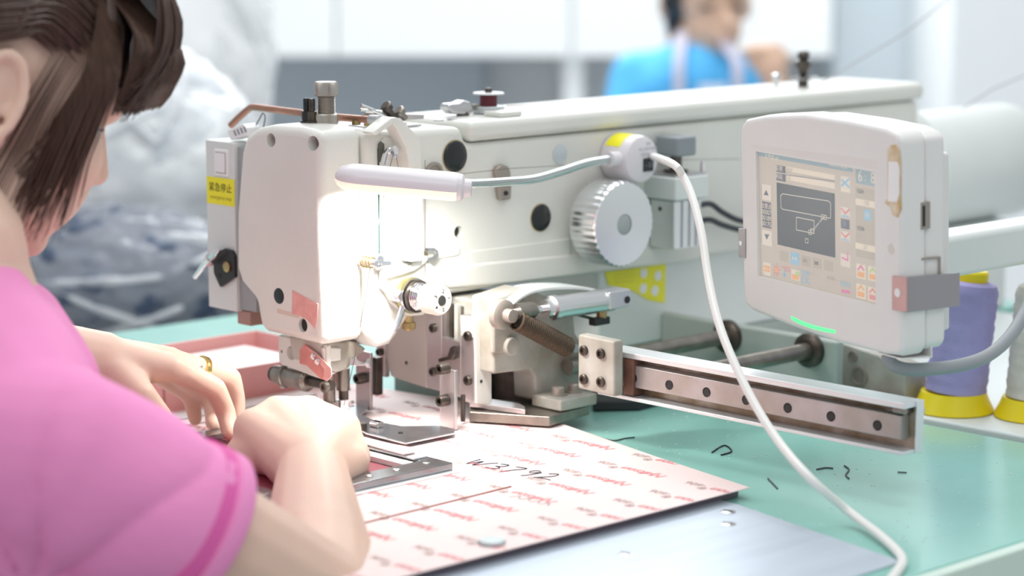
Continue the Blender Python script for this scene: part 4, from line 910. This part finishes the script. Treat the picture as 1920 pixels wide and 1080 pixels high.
# ------------------------------------------------------------------ bobbin, cones, threads
BO = root('bobbin', pt(916, 212, X=0), 'grey metal bobbin of dark red thread on top of the machine arm', 'bobbin')
c = Vector(BO.location); c.z = .2795
bz0, bz1 = c.z, c.z+.020
mk('lower_flange', B().lathe(c, AZ, [(.0155, 0), (.0155, .0055), (.0148, .0062)], 32), mat('grey_flange', (.55, .58, .60), .4, .4), BO)
mk('thread_winding', B().lathe(c, AZ, [(.0082, .0062), (.0082, .0175)], 28), mat('maroon_thread', (.13, .025, .035), .8, bump=.5, bscale=900), BO)
mk('upper_flange', B().lathe(c, AZ, [(.0150, .0175), (.0150, .0186), (.0145, .0190)], 32), mat('pale_flange', (.74, .78, .80), .35), BO)
mk('spindle_nut', B().lathe(c, AZ, [(.0036, .019), (.0036, .0225), (.003, .0232)], 14), 'darksteel', BO)
def cone(c, lab, m, lean=0.):
    r_ = root('thread_cone', c, lab, 'thread cone', 'thread cones on the shelf'); sh = RT*lean
    ax = (AZ+sh).normalized()
    mk('base_flange', B().lathe(c, AZ, [(.0375, 0), (.0382, .001), (.0375, .003), (.033, .012), (.0305, .0185)], 40), 'yelplastic', r_)
    prf = []
    for k in range(30):
        z = .0185+.098*k/29; prf.append((.0288-.0012*k/29+.0005*sin(k*2.1)+.0003*sin(k*5.3), z))
    mk('thread_winding', B().lathe(c, ax, prf+[(.025, .1215), (.019, .124)], 40), m, r_)
    mk('top_rim', B().lathe(c, ax, [(.0165, .122), (.0165, .132), (.015, .134), (.010, .134), (.009, .130)], 32), 'yelplastic', r_)
    mk('tube_core', B().lathe(c, ax, [(.0095, .128), (.0095, .1355), (.007, .1355), (.0065, .130)], 24), mat('teal_core', (.15, .45, .45), .4), r_)
c = pt(1780, 770, Z=.0045); cone(Vector((c.x, c.y+.006, .0045)), 'lilac thread cone on yellow base, right of the feed rail', mat('lilac_thread', (.40, .36, .68), .7, bump=.6, bscale=350, var=.12, vscale=40), .10)
c = pt(1934, 782, Z=.0045); cone(Vector((c.x, c.y+.006, .0045)), 'white thread cone on yellow base, at the right edge of the photo', mat('white_thread', (.70, .67, .62), .7, bump=.6, bscale=350, var=.15, vscale=40), .05)
def free_thread(pts, label, r=.0006, m=None):
    o = mk('thread', B().tube(pts, r, 6), m or mat('grey_thread_line', (.42, .40, .42), .9), None, origin=pts[0]); tag(o, label, 'thread')
tz_ = .305
p_e = pt(1512, 172, X=0)
free_thread([pt(1800, -20, X=-.02), pt(1700, 60, X=-.01), p_e], 'fine grey thread rising from the black eyelet post to the upper right', .0008)
free_thread([pt(1500, 178, X=-.004), pt(1300, 184, X=-.004), pt(950, 199, X=-.004)], 'dark red thread running from the eyelet post along the arm to the bobbin', .0005, mat('red_thread', (.30, .10, .12), .9))
free_thread([pt(1925, 140, X=.05), pt(1860, 168, X=.05), pt(1806, 203, X=.05)], 'fine grey thread rising over the machine motor at the right', .0007)
free_thread([pt(1388, 298, X=.062), pt(1240, 300, X=.062), pt(955, 316, X=.062), pt(800, 333, X=.062)], 'thin dark thread stretched along the side of the machine arm', .0003, MATS['dark_thread'])

# ------------------------------------------------------------------ plastic bags at the left
def wad(c, r, seed, amp, nu=90, nv=60):
    b = B().ball((0, 0, 0), 1., nu=nu, nv=nv); vs = []
    for v in b.v:
        p = Vector(v); q = p*2.2+Vector((seed, seed*.7, 0))
        f = noise.turbulence(q, 5, True, noise_basis='PERLIN_ORIGINAL', amplitude_scale=.55, frequency_scale=2.1)
        s = 1-amp*f*.5+.04*noise.noise(p*1.3+Vector((seed, 0, 0)))
        w_ = RT*(p.x*r[0]*s)+FH*(p.y*r[1]*s)+AZ*(p.z*r[2]*s)
        vs.append(Vector(c)+w_)
    return b, vs
mat('highlight_film', (.90, .93, .96), .15, alpha=.5, coat=1.)  # pale film for the added highlight streaks
def bag(c, r, lab, m, mc, seed, amp=.25, floor=None, nf=6):
    b, vs = wad(c, r, seed, amp)
    if floor is not None: vs = [Vector((v.x, v.y, max(v.z, floor))) for v in vs]
    b.v = [tuple(v) for v in vs]
    base = Vector((c[0], c[1], floor if floor is not None else c[2]-r[2]))
    t = root('plastic_bag', base, lab, 'bag', 'plastic bags of goods')
    mk('contents', (lambda q: q)(b), mc, t, sharp=180)
    b2_, v2 = wad(c, tuple(x*1.03 for x in r), seed+3.3, amp*1.1)
    if floor is not None: v2 = [Vector((v.x, v.y, max(v.z, floor+.0005))) for v in v2]
    b2_.v = [tuple(v) for v in v2]
    mk('film', b2_, m, t, sharp=180)
    rg_ = random.Random(seed)
    for k in range(nf):
        th = rg_.uniform(-2.6, -.5); ph = rg_.uniform(.7, 2.2); a = rg_.uniform(-1, 1); P = []
        for i in range(7):
            u = (i/6-.5)*rg_.uniform(.8, 1.0); tt, pp_ = th+u*cos(a)*1.3, ph+u*sin(a)*1.1
            P.append(Vector(c)+RT*(sin(pp_)*cos(tt)*r[0]*1.0)+FH*(sin(pp_)*sin(tt)*r[1]*1.0)+AZ*(cos(pp_)*r[2]*1.0))
        if floor is not None: P = [Vector((p.x, p.y, max(p.z, floor+.01))) for p in P]
        mk('highlight_streak', B().tube(spline(P, 4), [.001, .0045, .006, .0045, .001], 8), MATS['highlight_film'], t)  # pale tubes added to imitate white highlight streaks on the film
film = mat('clear_film', (.95, .97, 1.), .10, trans=0, alpha=.22, coat=1., bump=1., bscale=25)
milky = mat('milky_film', (.96, .98, .99), .18, alpha=.6, coat=.8, bump=1., bscale=30)
BZ = -.115
bench = root('bag_bench', pt(250, 560, D=3.3)+Vector((0, 0, 0)), 'low dark bench behind the table, under the plastic bags', 'bench')
bl = Vector(bench.location); bl.z = FLOOR; bench.location = bl
def bb(r0, r1, f0, f1, z0, z1):
    mt = Matrix.Translation((bl.x, bl.y, 0)) @ Matrix((RT, FH, AZ)).transposed().to_4x4(); return B().box(r0, r1, f0, f1, z0, z1, mt)
mk('bench_top', bb(-.55, .36, -.22, .55, BZ-.035, BZ-.002), mat('dark_bench', (.10, .11, .12), .5), bench, .003)
for x in (-.5, .31):
    for y in (-.18, .5): mk('leg', bb(x-.02, x+.02, y-.02, y+.02, FLOOR, BZ-.035), 'tablew', bench)
c = pt(235, 525, D=3.26); bag((c.x, c.y, c.z), (.17, .15, .105), 'clear plastic bag of navy cloth on the bench, lowest of the bags', film, mat('navy_cloth', (.10, .14, .22), .6, col2=(.03, .05, .10), vscale=9), 1.3, .22, BZ)
c = pt(270, 340, D=3.50); bag((c.x, c.y, c.z), (.185, .14, .20), 'plastic bag of grey and white goods behind the navy bag', milky, mat('mixed_cloth', (.90, .92, .93), .6, col2=(.52, .57, .62), vscale=11), 4.1, .24, BZ)
c = pt(235, 90, D=3.85); bag((c.x, c.y, c.z), (.245, .17, .36), 'tall milky white plastic bag behind the head of the woman in pink', milky, mat('white_cloth', (.95, .96, .97), .6, var=.05, vscale=7), 7.7, .14, BZ)

# ------------------------------------------------------------------ the woman in pink
EAR = pt(-6, 208, D=1.76); HS = 1.10
hy = radians(27); hp = radians(20)
HF = (RT*cos(hy)+FH*sin(hy))*cos(hp)-AZ*sin(hp)
HR = (RT*cos(hy)+FH*sin(hy)).cross(AZ).normalized(); HU = HR.cross(HF)
HM = EAR-HR*.075*HS
HROT = Matrix((HR, HF, HU)).transposed()
def hd(x, y, z): return HM+(HR*x+HF*y+HU*z)*HS
def hr_(*r): return tuple(q*HS for q in r)
NB = pt(-100, 450, D=1.77)                      # base of the neck
BR = HR                                        # the body's right
SR = pt(88, 850, D=1.60); ER = pt(598, 1130, D=1.72); WR = pt(585, 885, D=1.93)
SL = NB-BR*.16-AZ*.12; EL = pt(-170, 650, D=2.0); WL = pt(190, 678, D=2.05)
HIP = Vector((NB.x-.02, NB.y-.20, NB.z-.46))
b = B()
b.ball(hd(0, -.004, .036), hr_(.074, .094, .092), HROT, 28, 18)            # skull
b.ball(hd(0, .050, -.026), hr_(.057, .050, .060), HROT, 24, 16)            # face
for s_ in (-1, 1): b.ball(hd(.040*s_, .064, -.014), hr_(.027, .028, .029), HROT); b.ball(hd(.046*s_, .026, -.048), hr_(.022, .034, .026), HROT)
b.ball(hd(0, .066, -.078), hr_(.022, .018, .015), HROT)                    # chin
b.ball(hd(0, .084, .030), hr_(.052, .020, .020), HROT)                     # brow
b.caps(hd(0, .090, .014), .0085, hd(0, .103, -.020), .0105)             # nose
for s_ in (-1, 1): b.ball(hd(.011*s_, .096, -.024), .0075)
b.ball(hd(0, .088, -.042), hr_(.021, .010, .006), HROT); b.ball(hd(0, .084, -.051), hr_(.018, .010, .0065), HROT)   # lips
for s_ in (-1, 1):                                                        # ears
    rr = HROT @ Matrix.Rotation(radians(-14), 3, 'X') @ Matrix.Rotation(radians(20*s_), 3, 'Z')
    for k in range(14):
        a0, a1 = -2.4+k*.36, -2.4+(k+1)*.36
        p = [hd(.0775*s_+.004*s_, -.004+.0165*cos(a), .010+.029*sin(a)) for a in (a0, a1)]; b.caps(p[0], .0048, p[1], .0048, 8)
    b.ball(hd(.073*s_, -.003, .010), hr_(.006, .015, .027), rr); b.ball(hd(.077*s_, .004, -.019), hr_(.005, .008, .010), rr); b.ball(hd(.078*s_, .009, .002), hr_(.004, .004, .008), rr)
b.caps(hd(0, -.022, -.050), .052, NB-AZ*.01, .060); b.caps(NB-AZ*.01, .058, NB-AZ*.10, .085)
b.caps(NB-AZ*.05, .06, SR-BR*.04, .05); b.caps(NB-AZ*.05, .06, SL, .05); b.caps(NB-AZ*.12, .10, HIP, .11)
def limb(S, E, W, r):
    m1 = S.lerp(E, .35); b.caps(S, r[0], m1, r[1]); b.caps(m1, r[1], E, r[2]); m2 = E.lerp(W, .30)
    b.caps(E, r[2], m2, r[3]); b.caps(m2, r[3], W, r[4])
limb(SR, ER, WR, (.054, .051, .043, .0435, .029)); limb(SL, EL, WL, (.05, .047, .041, .040, .0265))
def finger(pts, r):
    for i in range(len(pts)-1): b.caps(pts[i], r[i], pts[i+1], r[i+1], 12)
# left hand, palm down, finger tips on the template
mi, mm_, mr, ml = pt(322, 690, D=2.055), pt(318, 676, D=2.080), pt(298, 672, D=2.102), pt(270, 680, D=2.120)
for q in (mi, mm_, mr, ml): b.caps(WL, .0235, q, .0128, 12)
b.caps(mi, .0125, ml, .0115)
def tipZ(x, y, z): return pt(x, y, Z=z)
ti = tipZ(431, 812, .021); finger([mi, pt(403, 729, D=2.085), pt(424, 775, D=2.098), ti], (.0125, .0105, .0092, .0076))
finger([mm_, pt(432, 709, D=2.125), pt(443, 750, D=2.135), tipZ(444, 792, .020)], (.0118, .0102, .0090, .0075))
finger([mr, pt(352, 714, D=2.14), pt(398, 742, D=2.150), tipZ(400, 796, .020)], (.0112, .0100, .0090, .0075))
finger([ml, pt(318, 716, D=2.15), pt(358, 742, D=2.155), tipZ(366, 786, .019)], (.0102, .0092, .0082, .0070))
finger([WL.lerp(mi, .25)+Vector((.01, -.008, -.008)), pt(262, 738, D=2.03), pt(300, 782, D=2.045), pt(322, 808, D=2.06)], (.018, .0135, .0108, .0082))
# right hand, closed on the frame, seen from behind the wrist
k1, k2, k3, k4 = pt(478, 806, D=2.000), pt(522, 782, D=2.020), pt(578, 782, D=2.025), pt(638, 806, D=2.010)
for q, r_ in ((k1, .0190), (k2, .0190), (k3, .0190), (k4, .0185)): b.caps(WR, .0300, q, r_, 14)
b.caps(k1, .018, k2, .018); b.caps(k2, .018, k3, .018); b.caps(k3, .018, k4, .0175)
b.ball(pt(655, 858, D=1.985), .0185); b.caps(pt(655, 858, D=1.985), .0180, k4, .0165); b.caps(WR, .028, pt(655, 868, D=1.97), .0175)
fdir = Vector((-.70, .71, 0))
for q, ln in ((k1, .9), (k2, 1.0), (k3, .95), (k4, .8)):
    p1 = q+fdir*.030*ln+AZ*-.006; p2 = p1+fdir*.016*ln-AZ*.018; p3 = Vector((p2.x+fdir.x*.006, p2.y+fdir.y*.006, .026))
    finger([q, p1, p2, p3], (.0125, .0105, .0092, .0078))
finger([WR.lerp(k1, .35), pt(455, 850, D=1.995), pt(440, 862, D=2.03), pt(436, 858, D=2.055)], (.020, .0150, .0110, .0085))
body_me = blob(b, .0030, 7, .5)
OP = root('person', (HIP.x, HIP.y, FLOOR), 'woman in a pink shirt bent over the machine, guiding the work with both hands', 'person')
mk('body', body_me, 'skin', OP, sharp=180)
# eyes
for s_ in (-1, 1):
    mk('eye', B().ball(hd(.033*s_, .0765, .006), hr_(.0125, .011, .0095), HROT), mat('eye_white', (.75, .74, .72), .2), OP)
    mk('iris', B().ball(hd(.033*s_, .0840, .005), hr_(.0055, .004, .0055), HROT), 'hole', OP)
    mk('eyelashes', B().tube([hd((.033+.013*t)*s_, .0875-.012*t*t, .0105-.003*t*t) for t in (-1, -.5, 0, .5, 1)], .0014, 6), 'hair', OP)
# shirt
b = B()
def cone_(p0, r0, p1, r1, n=24): b.lathe(p0, Vector(p1)-Vector(p0), [(r0, 0), (r1, (Vector(p1)-Vector(p0)).length)], n)
b.caps(NB-AZ*.055-HF*.01, .066, NB-AZ*.12, .105); b.caps(NB-AZ*.12, .105, HIP, .13); b.caps(NB-AZ*.125+BR*.05, .10, HIP+BR*.05, .12); b.caps(NB-AZ*.125-BR*.05, .10, HIP-BR*.05, .12)
b.caps(NB-AZ*.065+BR*.02, .060, SR-BR*.01+AZ*.004, .0605); b.caps(NB-AZ*.065-BR*.02, .060, SL, .060); b.ball(SR, .064); b.ball(SL, .062)
dR = (ER-SR).normalized(); hem = SR+dR*.128; dL = (EL-SL).normalized(); heml = SL+dL*.12
cone_(SR-dR*.01, .064, hem, .0615); cone_(SL-dL*.01, .062, heml, .062)
b.caps(SR, .060, NB-AZ*.22+BR*.09, .09)
sm_ = blob(b, .0042, 8, .5)
# soft folds fanning out of the armpit
arm_pit = SR-AZ*.10-BR*.03
NRM = [n_.vector.copy() for n_ in sm_.vertex_normals]
for v in sm_.vertices:
    p = v.co.copy(); q = p-arm_pit; d_ = q.length
    an_ = atan2(q.dot(UP), q.dot(RT)); f = abs(sin(an_*4.5+noise.noise(p*7)*1.6))**.6*.9-.45+noise.noise(p*16)*.5
    k_ = min(1., max(0., ((p-hem).dot(-dR))/.03))
    v.co = p+NRM[v.index]*f*.0075*k_
mk('shirt', sm_, 'pinkcloth', OP, sharp=180)
mk('sleeve_band', B().lathe(hem-dR*.026, dR, [(.0600, 0), (.0632, .0008), (.0629, .0112), (.0600, .012)], 64), 'pinkband', OP, sharp=60)
mk('sleeve_hem', B().lathe(hem-dR*.0135, dR, [(.0600, 0), (.0640, .0012), (.0640, .0125), (.0622, .0150), (.0560, .0155), (.0545, .010)], 64), 'pinkcloth', OP, sharp=60)
# trousers and shoes, mostly hidden by table and frame
b = B()
for s_ in (-1, 1):
    h_ = HIP+BR*.09*s_-AZ*.03; kn_ = h_+Vector((.0, .34, -.02)); an = Vector((kn_.x, kn_.y+.03, FLOOR+.1))
    b.caps(h_, .09, kn_, .065); b.caps(kn_, .065, an, .05)
b.caps(HIP+BR*.08, .11, HIP-BR*.08, .11)
kz = min(v[2] for v in b.v)
mk('trousers', blob(b, .012, 4), mat('dark_trousers', (.04, .045, .06), .8), OP, sharp=180)
for s_ in (-1, 1):
    an = HIP+BR*.09*s_+Vector((0, .37, 0)); an.z = FLOOR+.055
    mk('shoe', blob(B().caps(an, .045, an+Vector((0, .12, -.012)), .035), .008, 3), 'black', OP, sharp=180)
# ring on the left hand
c = mm_.lerp(pt(432, 709, D=2.125), .52); dd = (pt(432, 709, D=2.125)-mm_).normalized()
rg = mk('ring', B().lathe(c-dd*.0028, dd, [(.0112, 0), (.0124, .0006), (.0126, .0028), (.0124, .005), (.0112, .0056)], 32), mat('gold', (.85, .62, .22), .2, 1.), OP)
mk('ring_stone', B().ball(c+(-FW)*.0118+AZ*.003, .0028), 'chrome', rg)

# hair: cap plus strands
hb_ = B(); capb = B().ball((0, 0, 0), 1., nu=56, nv=36); cen = Vector((0, -.006, .036)); rad = Vector((.0805, .101, .099))
def hairline(p):
    x, y, z = p
    if y > .066: return z > .085
    if y > .030: return z > .045+(y-.03)*1.1
    if y > -.03: return z > .047
    return z > -.055
keep = []
loc3 = [Vector((v[0]*rad.x, v[1]*rad.y, v[2]*rad.z))+cen for v in capb.v]
fs = [f for f in capb.f if all(hairline(loc3[i]) for i in f)]
used = sorted({i for f in fs for i in f}); ix = {i: k for k, i in enumerate(used)}
hb_.add([hd(*loc3[i]) for i in used], [tuple(ix[i] for i in f) for f in fs])
R_ = random.Random(3)
def strand(P, r0, r1, n=9):
    P = spline([Vector(p) for p in P], 3); m = len(P); rs = [(r0+(r1-r0)*(k/(m-1))**1.5)*min(1, .25+k*.25) for k in range(m)]
    hb_.tube([hd(*p) for p in P], rs, 4)
def onscalp(y, z, side, k=1.02):
    v = 1-((y-cen.y)/(rad.y*k))**2-((z-cen.z)/(rad.z*k))**2
    return Vector((side*rad.x*k*sqrt(max(v, 0)), y, z))
# swept back over the ear and the top
for i in range(520):
    side = 1 if R_.random() < .75 else -1; t = R_.random(); j = R_.uniform(-.005, .005); k = R_.uniform(1.0, 1.045)
    y0 = .030+.050*t+R_.uniform(-.012, .014); z0 = .050+.075*t+j
    strand([onscalp(y0, z0, side, k), onscalp(y0-.03, z0+.012, side, k+.01), onscalp(-.005, .052+.085*t+j, side, k+.012), onscalp(-.045, .035+.08*t+j, side, k+.01), onscalp(-.085, .02+.05*t+j, side, k)], .0013, .0009)
# fringe
for i in range(760):
    x = R_.triangular(-.066, .076, .058); e = R_.uniform(-.006, .006); w_ = x/.075; pf = R_.random()
    fy_ = .112-.024*abs(w_)**2.6+.004*pf
    zt_ = R_.uniform(.030, .060)+(-.012*max(0, w_)**2 if x > 0 else 0)
    strand([(x*.45, .030+e, .133), (x*.70, .080+e, .131-.006*abs(w_)), (x*.92, fy_-.006+.006*pf, .108), (x*1.0, fy_+.009*pf, .082), (x*1.02+e*.5, fy_+.004*pf, .058), (x*1.0+e, fy_-.010+.004*pf, zt_)], .0013, .0004)
NX, NT = 15, 14
sh_ = B(); gv = []
for i in range(NX):
    x = -.064+.094*i/(NX-1); w_ = x/.075; fy_ = .110-.024*abs(w_)**2.6
    P = spline([Vector(p) for p in [(x*.5, .020, .130), (x*.72, .078, .128-.006*abs(w_)), (x*.92, fy_-.008, .106), (x, fy_-.001, .082), (x, fy_-.004, .060), (x, fy_-.014, .046)]], 4)
    gv.append(P)
m_ = len(gv[0])
hb_.add([hd(*p) for P in gv for p in P], [(i*m_+k, i*m_+k+1, (i+1)*m_+k+1, (i+1)*m_+k) for i in range(NX-1) for k in range(m_-1)])
# temple lock hanging over the cheek
for i in range(150):
    t = R_.random(); e = R_.uniform(-.007, .007); L_ = R_.uniform(.45, 1.0)
    strand([onscalp(.040+.02*t, .120, 1, 1.02), onscalp(.050+.022*t, .092, 1, 1.035), (.079, .048+.024*t, .050), (.080+e*.3, .042+.027*t+e*.4, .015), (.075+e*.5, .038+.028*t+e*.8, -.020*L_), (.070+e*.6, .034+.032*t+e*1.2, -.050*L_), (.064+e, .032+.034*t+e*1.6, -.078*L_)], .00095, .0002)
for i in range(620):
    t = R_.random()*1.35; e = R_.uniform(-.004, .004)
    strand([(.035+e, .045+.02*t, .131), onscalp(.062+.018*t, .108+e, 1, 1.03), (.074-.016*t+e*.5, .074+.032*t, .080), (.075-.016*t+e*.5, .078+.032*t, .056+e), (.071-.016*t+e, .078+.030*t, .028+.012*t+e*2)], .0012, .0003)
for i in range(300):
    t = R_.random(); e = R_.uniform(-.003, .003); k = R_.uniform(1.03, 1.06)
    strand([onscalp(.040+.030*t+e, .128, 1, k), onscalp(.056+.032*t+e, .108, 1, k), onscalp(.062+.032*t+e, .088, 1, k), onscalp(.066+.029*t+e, .066, 1, k), onscalp(.066+.027*t+e, .046+e, 1, k)], .0013, .0005)
for i in range(26):
    e = R_.uniform(-.012, .012); strand([(.078, .035+e, .05), (.080, .025+e, .01), (.074, .018+e*1.5, -.04), (.066, .012+e*2, -.078)], .0006, .0002)
mk('hair', hb_, 'hair', OP, sharp=80)
st_ = root('stool', (HIP.x, HIP.y, FLOOR), 'round stool under the woman in the pink shirt', 'stool')
sz = HIP.z-.145
mk('seat', B().lathe((HIP.x, HIP.y, sz-.04), AZ, [(.15, 0), (.16, .01), (.16, .03), (.15, .04)], 32), 'grey', st_)
for k in range(4):
    a = k*pi/2+.6; mk('leg', B().cyl((HIP.x+cos(a)*.12, HIP.y+sin(a)*.12, sz-.04), (HIP.x+cos(a)*.17, HIP.y+sin(a)*.17, FLOOR), .012), 'steel', st_)

# ------------------------------------------------------------------ the woman in blue behind
WD = 4.9
def q_(px, py, d=0.): return pt(px, py, D=WD+d)
fz_r = Matrix((RT, FH, AZ)).transposed()
b = B(); hcW = q_(1332, 6)
b.ball(hcW+AZ*.03, (.078, .09, .10), fz_r @ Matrix.Rotation(radians(-12), 3, 'Y')); b.ball(hcW+RT*.008-AZ*.05-FH*.03, (.056, .055, .058), fz_r); b.ball(hcW+RT*.012-AZ*.085-FH*.045, .022)
b.caps(hcW+RT*.025-FH*.095-AZ*.015, .010, hcW+RT*.030-FH*.105-AZ*.04, .013); b.ball(hcW+RT*.022-FH*.085-AZ*.066, (.022, .01, .008), fz_r)
for s_ in (-1, 1): b.ball(hcW+RT*(.085*s_-.01)-AZ*.005+FH*.01, (.012, .02, .032), fz_r)
nW = q_(1292, 110, .02); b.caps(hcW-RT*.01-AZ*.06, .05, nW, .055); b.caps(nW, .055, q_(1290, 160), .09)
hipW = q_(1290, 470, .05); b.caps(q_(1290, 180), .10, hipW, .10)
sl_, el_, wl_ = q_(1195, 150), q_(1150, 330, -.08), q_(1330, 330, -.22)
sr_, er_, wr_ = q_(1395, 150), q_(1485, 290, -.08), q_(1458, 165, -.12)
for S_, E_, W_ in ((sl_, el_, wl_), (sr_, er_, wr_)): b.caps(S_, .045, E_, .036); b.caps(E_, .036, W_, .026)
b.ball(wr_+AZ*.035-RT*.01, (.030, .026, .042), fz_r); b.ball(wl_, .03)
for k in range(4): a = wr_+AZ*.06+RT*(-.03+.016*k); b.caps(a, .0095, a+AZ*.025-RT*.018, .0085, 8); b.caps(a+AZ*.025-RT*.018, .0085, a+AZ*.012-RT*.045-FH*.01, .0075, 8)
b.caps(wr_+AZ*.03-RT*.03, .011, wr_+AZ*.055-RT*.058, .009, 8)
for k in range(4): a = wl_+RT*.02+AZ*(.02-.014*k); b.caps(a, .0095, a+RT*.05-FH*.02, .008, 8)
b.caps(wl_, .012, wl_+RT*.045+AZ*.035, .009, 8)
WB = root('person', (hipW.x, hipW.y, FLOOR), 'woman in a light blue shirt seated behind the machine arm, head bent down', 'person')
mk('body', blob(b, .007, 5), mat('skin_far', (.74, .50, .37), .5, sss=.1), WB, sharp=180)
for s_ in (-1, 1):
    mk('eye', B().ball(hcW+RT*(.018+.032*s_)-FH*.078-AZ*.005, (.013, .01, .006), fz_r), 'hair', WB)
    mk('eyebrow', B().caps(hcW+RT*(.018+.018*s_)-FH*.088+AZ*.022, .004, hcW+RT*(.018+.045*s_)-FH*.078+AZ*.022, .003, 8), 'hair', WB)
b = B(); b.caps(q_(1292, 128, .02), .062, q_(1290, 180), .115); b.caps(q_(1290, 180), .115, hipW, .115); b.caps(q_(1250, 190), .10, hipW-RT*.06, .10); b.caps(q_(1340, 190), .10, hipW+RT*.06, .10)
for S_, E_ in ((sl_, el_), (sr_, er_)): b.ball(S_, .060); b.caps(q_(1292, 140), .060, S_, .058); b.caps(S_, .058, S_.lerp(E_, .85), .054)
mk('shirt', blob(b, .009, 6), 'bluecloth', WB, sharp=180)
strap = mat('apron_strap', (.50, .60, .74), .8, col2=(.60, .48, .58), vscale=6)
for x0, x1, x2 in ((1268, 1262, 1266), (1352, 1372, 1382)):
    P = [q_(x0, 62, -.03), q_(x0-2, 85, -.085), q_(x1, 120, -.118), q_(x1, 160, -.128), q_(x2, 230, -.13), q_(x2, 330, -.13)]
    mk('apron_strap', B().strip(spline(P, 4), RT*.022, .004), strap, WB)
mk('shirt_print', B().prism([q_(1310, 158, -.128), q_(1362, 158, -.128), q_(1362, 176, -.128), q_(1310, 176, -.128)], FH*.004), mat('pale_print', (.72, .80, .92), .7), WB)
b = B(); b.ball(hcW+AZ*.045-RT*.008+FH*.012, (.087, .092, .098), fz_r); b.caps(hcW-RT*.078+FH*.01, .030, q_(1262, 35, .03), .020); b.caps(q_(1262, 35, .03), .020, q_(1264, 75, .05), .014)
hm = blob(b, .008, 4)
bm = bmesh.new(); bm.from_mesh(hm)   # open the hair at the face
dl = [v for v in bm.verts if (v.co-hcW).dot(FH) < -.045 and (v.co-hcW).dot(AZ) < .07 and (v.co-hcW).dot(RT) > -.058]
bmesh.ops.delete(bm, geom=dl, context='VERTS'); bm.to_mesh(hm); bm.free()
mk('hair', hm, mat('black_hair', (.012, .012, .015), .4), WB, sharp=180)
b = B()
for s_ in (-1, 1): k0 = hipW+RT*.09*s_-AZ*.02; k1_ = k0-FH*.38; b.caps(k0, .085, k1_, .06); b.caps(k1_, .06, Vector((k1_.x, k1_.y, FLOOR+.06)), .045)
b.caps(hipW+RT*.08, .11, hipW-RT*.08, .11)
mk('trousers', blob(b, .014, 4), mat('dark_trousers', (.04, .045, .06)), WB, sharp=180)
for s_ in (-1, 1):
    an = hipW+RT*.09*s_-FH*.38; an.z = FLOOR+.05; mk('shoe', blob(B().caps(an, .045, an-FH*.12-AZ*.012, .035), .01, 3), 'black', WB, sharp=180)
st_ = root('stool', (hipW.x, hipW.y, FLOOR), 'round stool under the woman in the light blue shirt', 'stool'); sz = hipW.z-.13
mk('seat', B().lathe((hipW.x, hipW.y, sz-.04), AZ, [(.15, 0), (.16, .01), (.16, .03), (.15, .04)], 28), 'grey', st_)
for k in range(4):
    a = k*pi/2+.6; mk('leg', B().cyl((hipW.x+cos(a)*.12, hipW.y+sin(a)*.12, sz-.04), (hipW.x+cos(a)*.17, hipW.y+sin(a)*.17, FLOOR), .012), 'steel', st_)
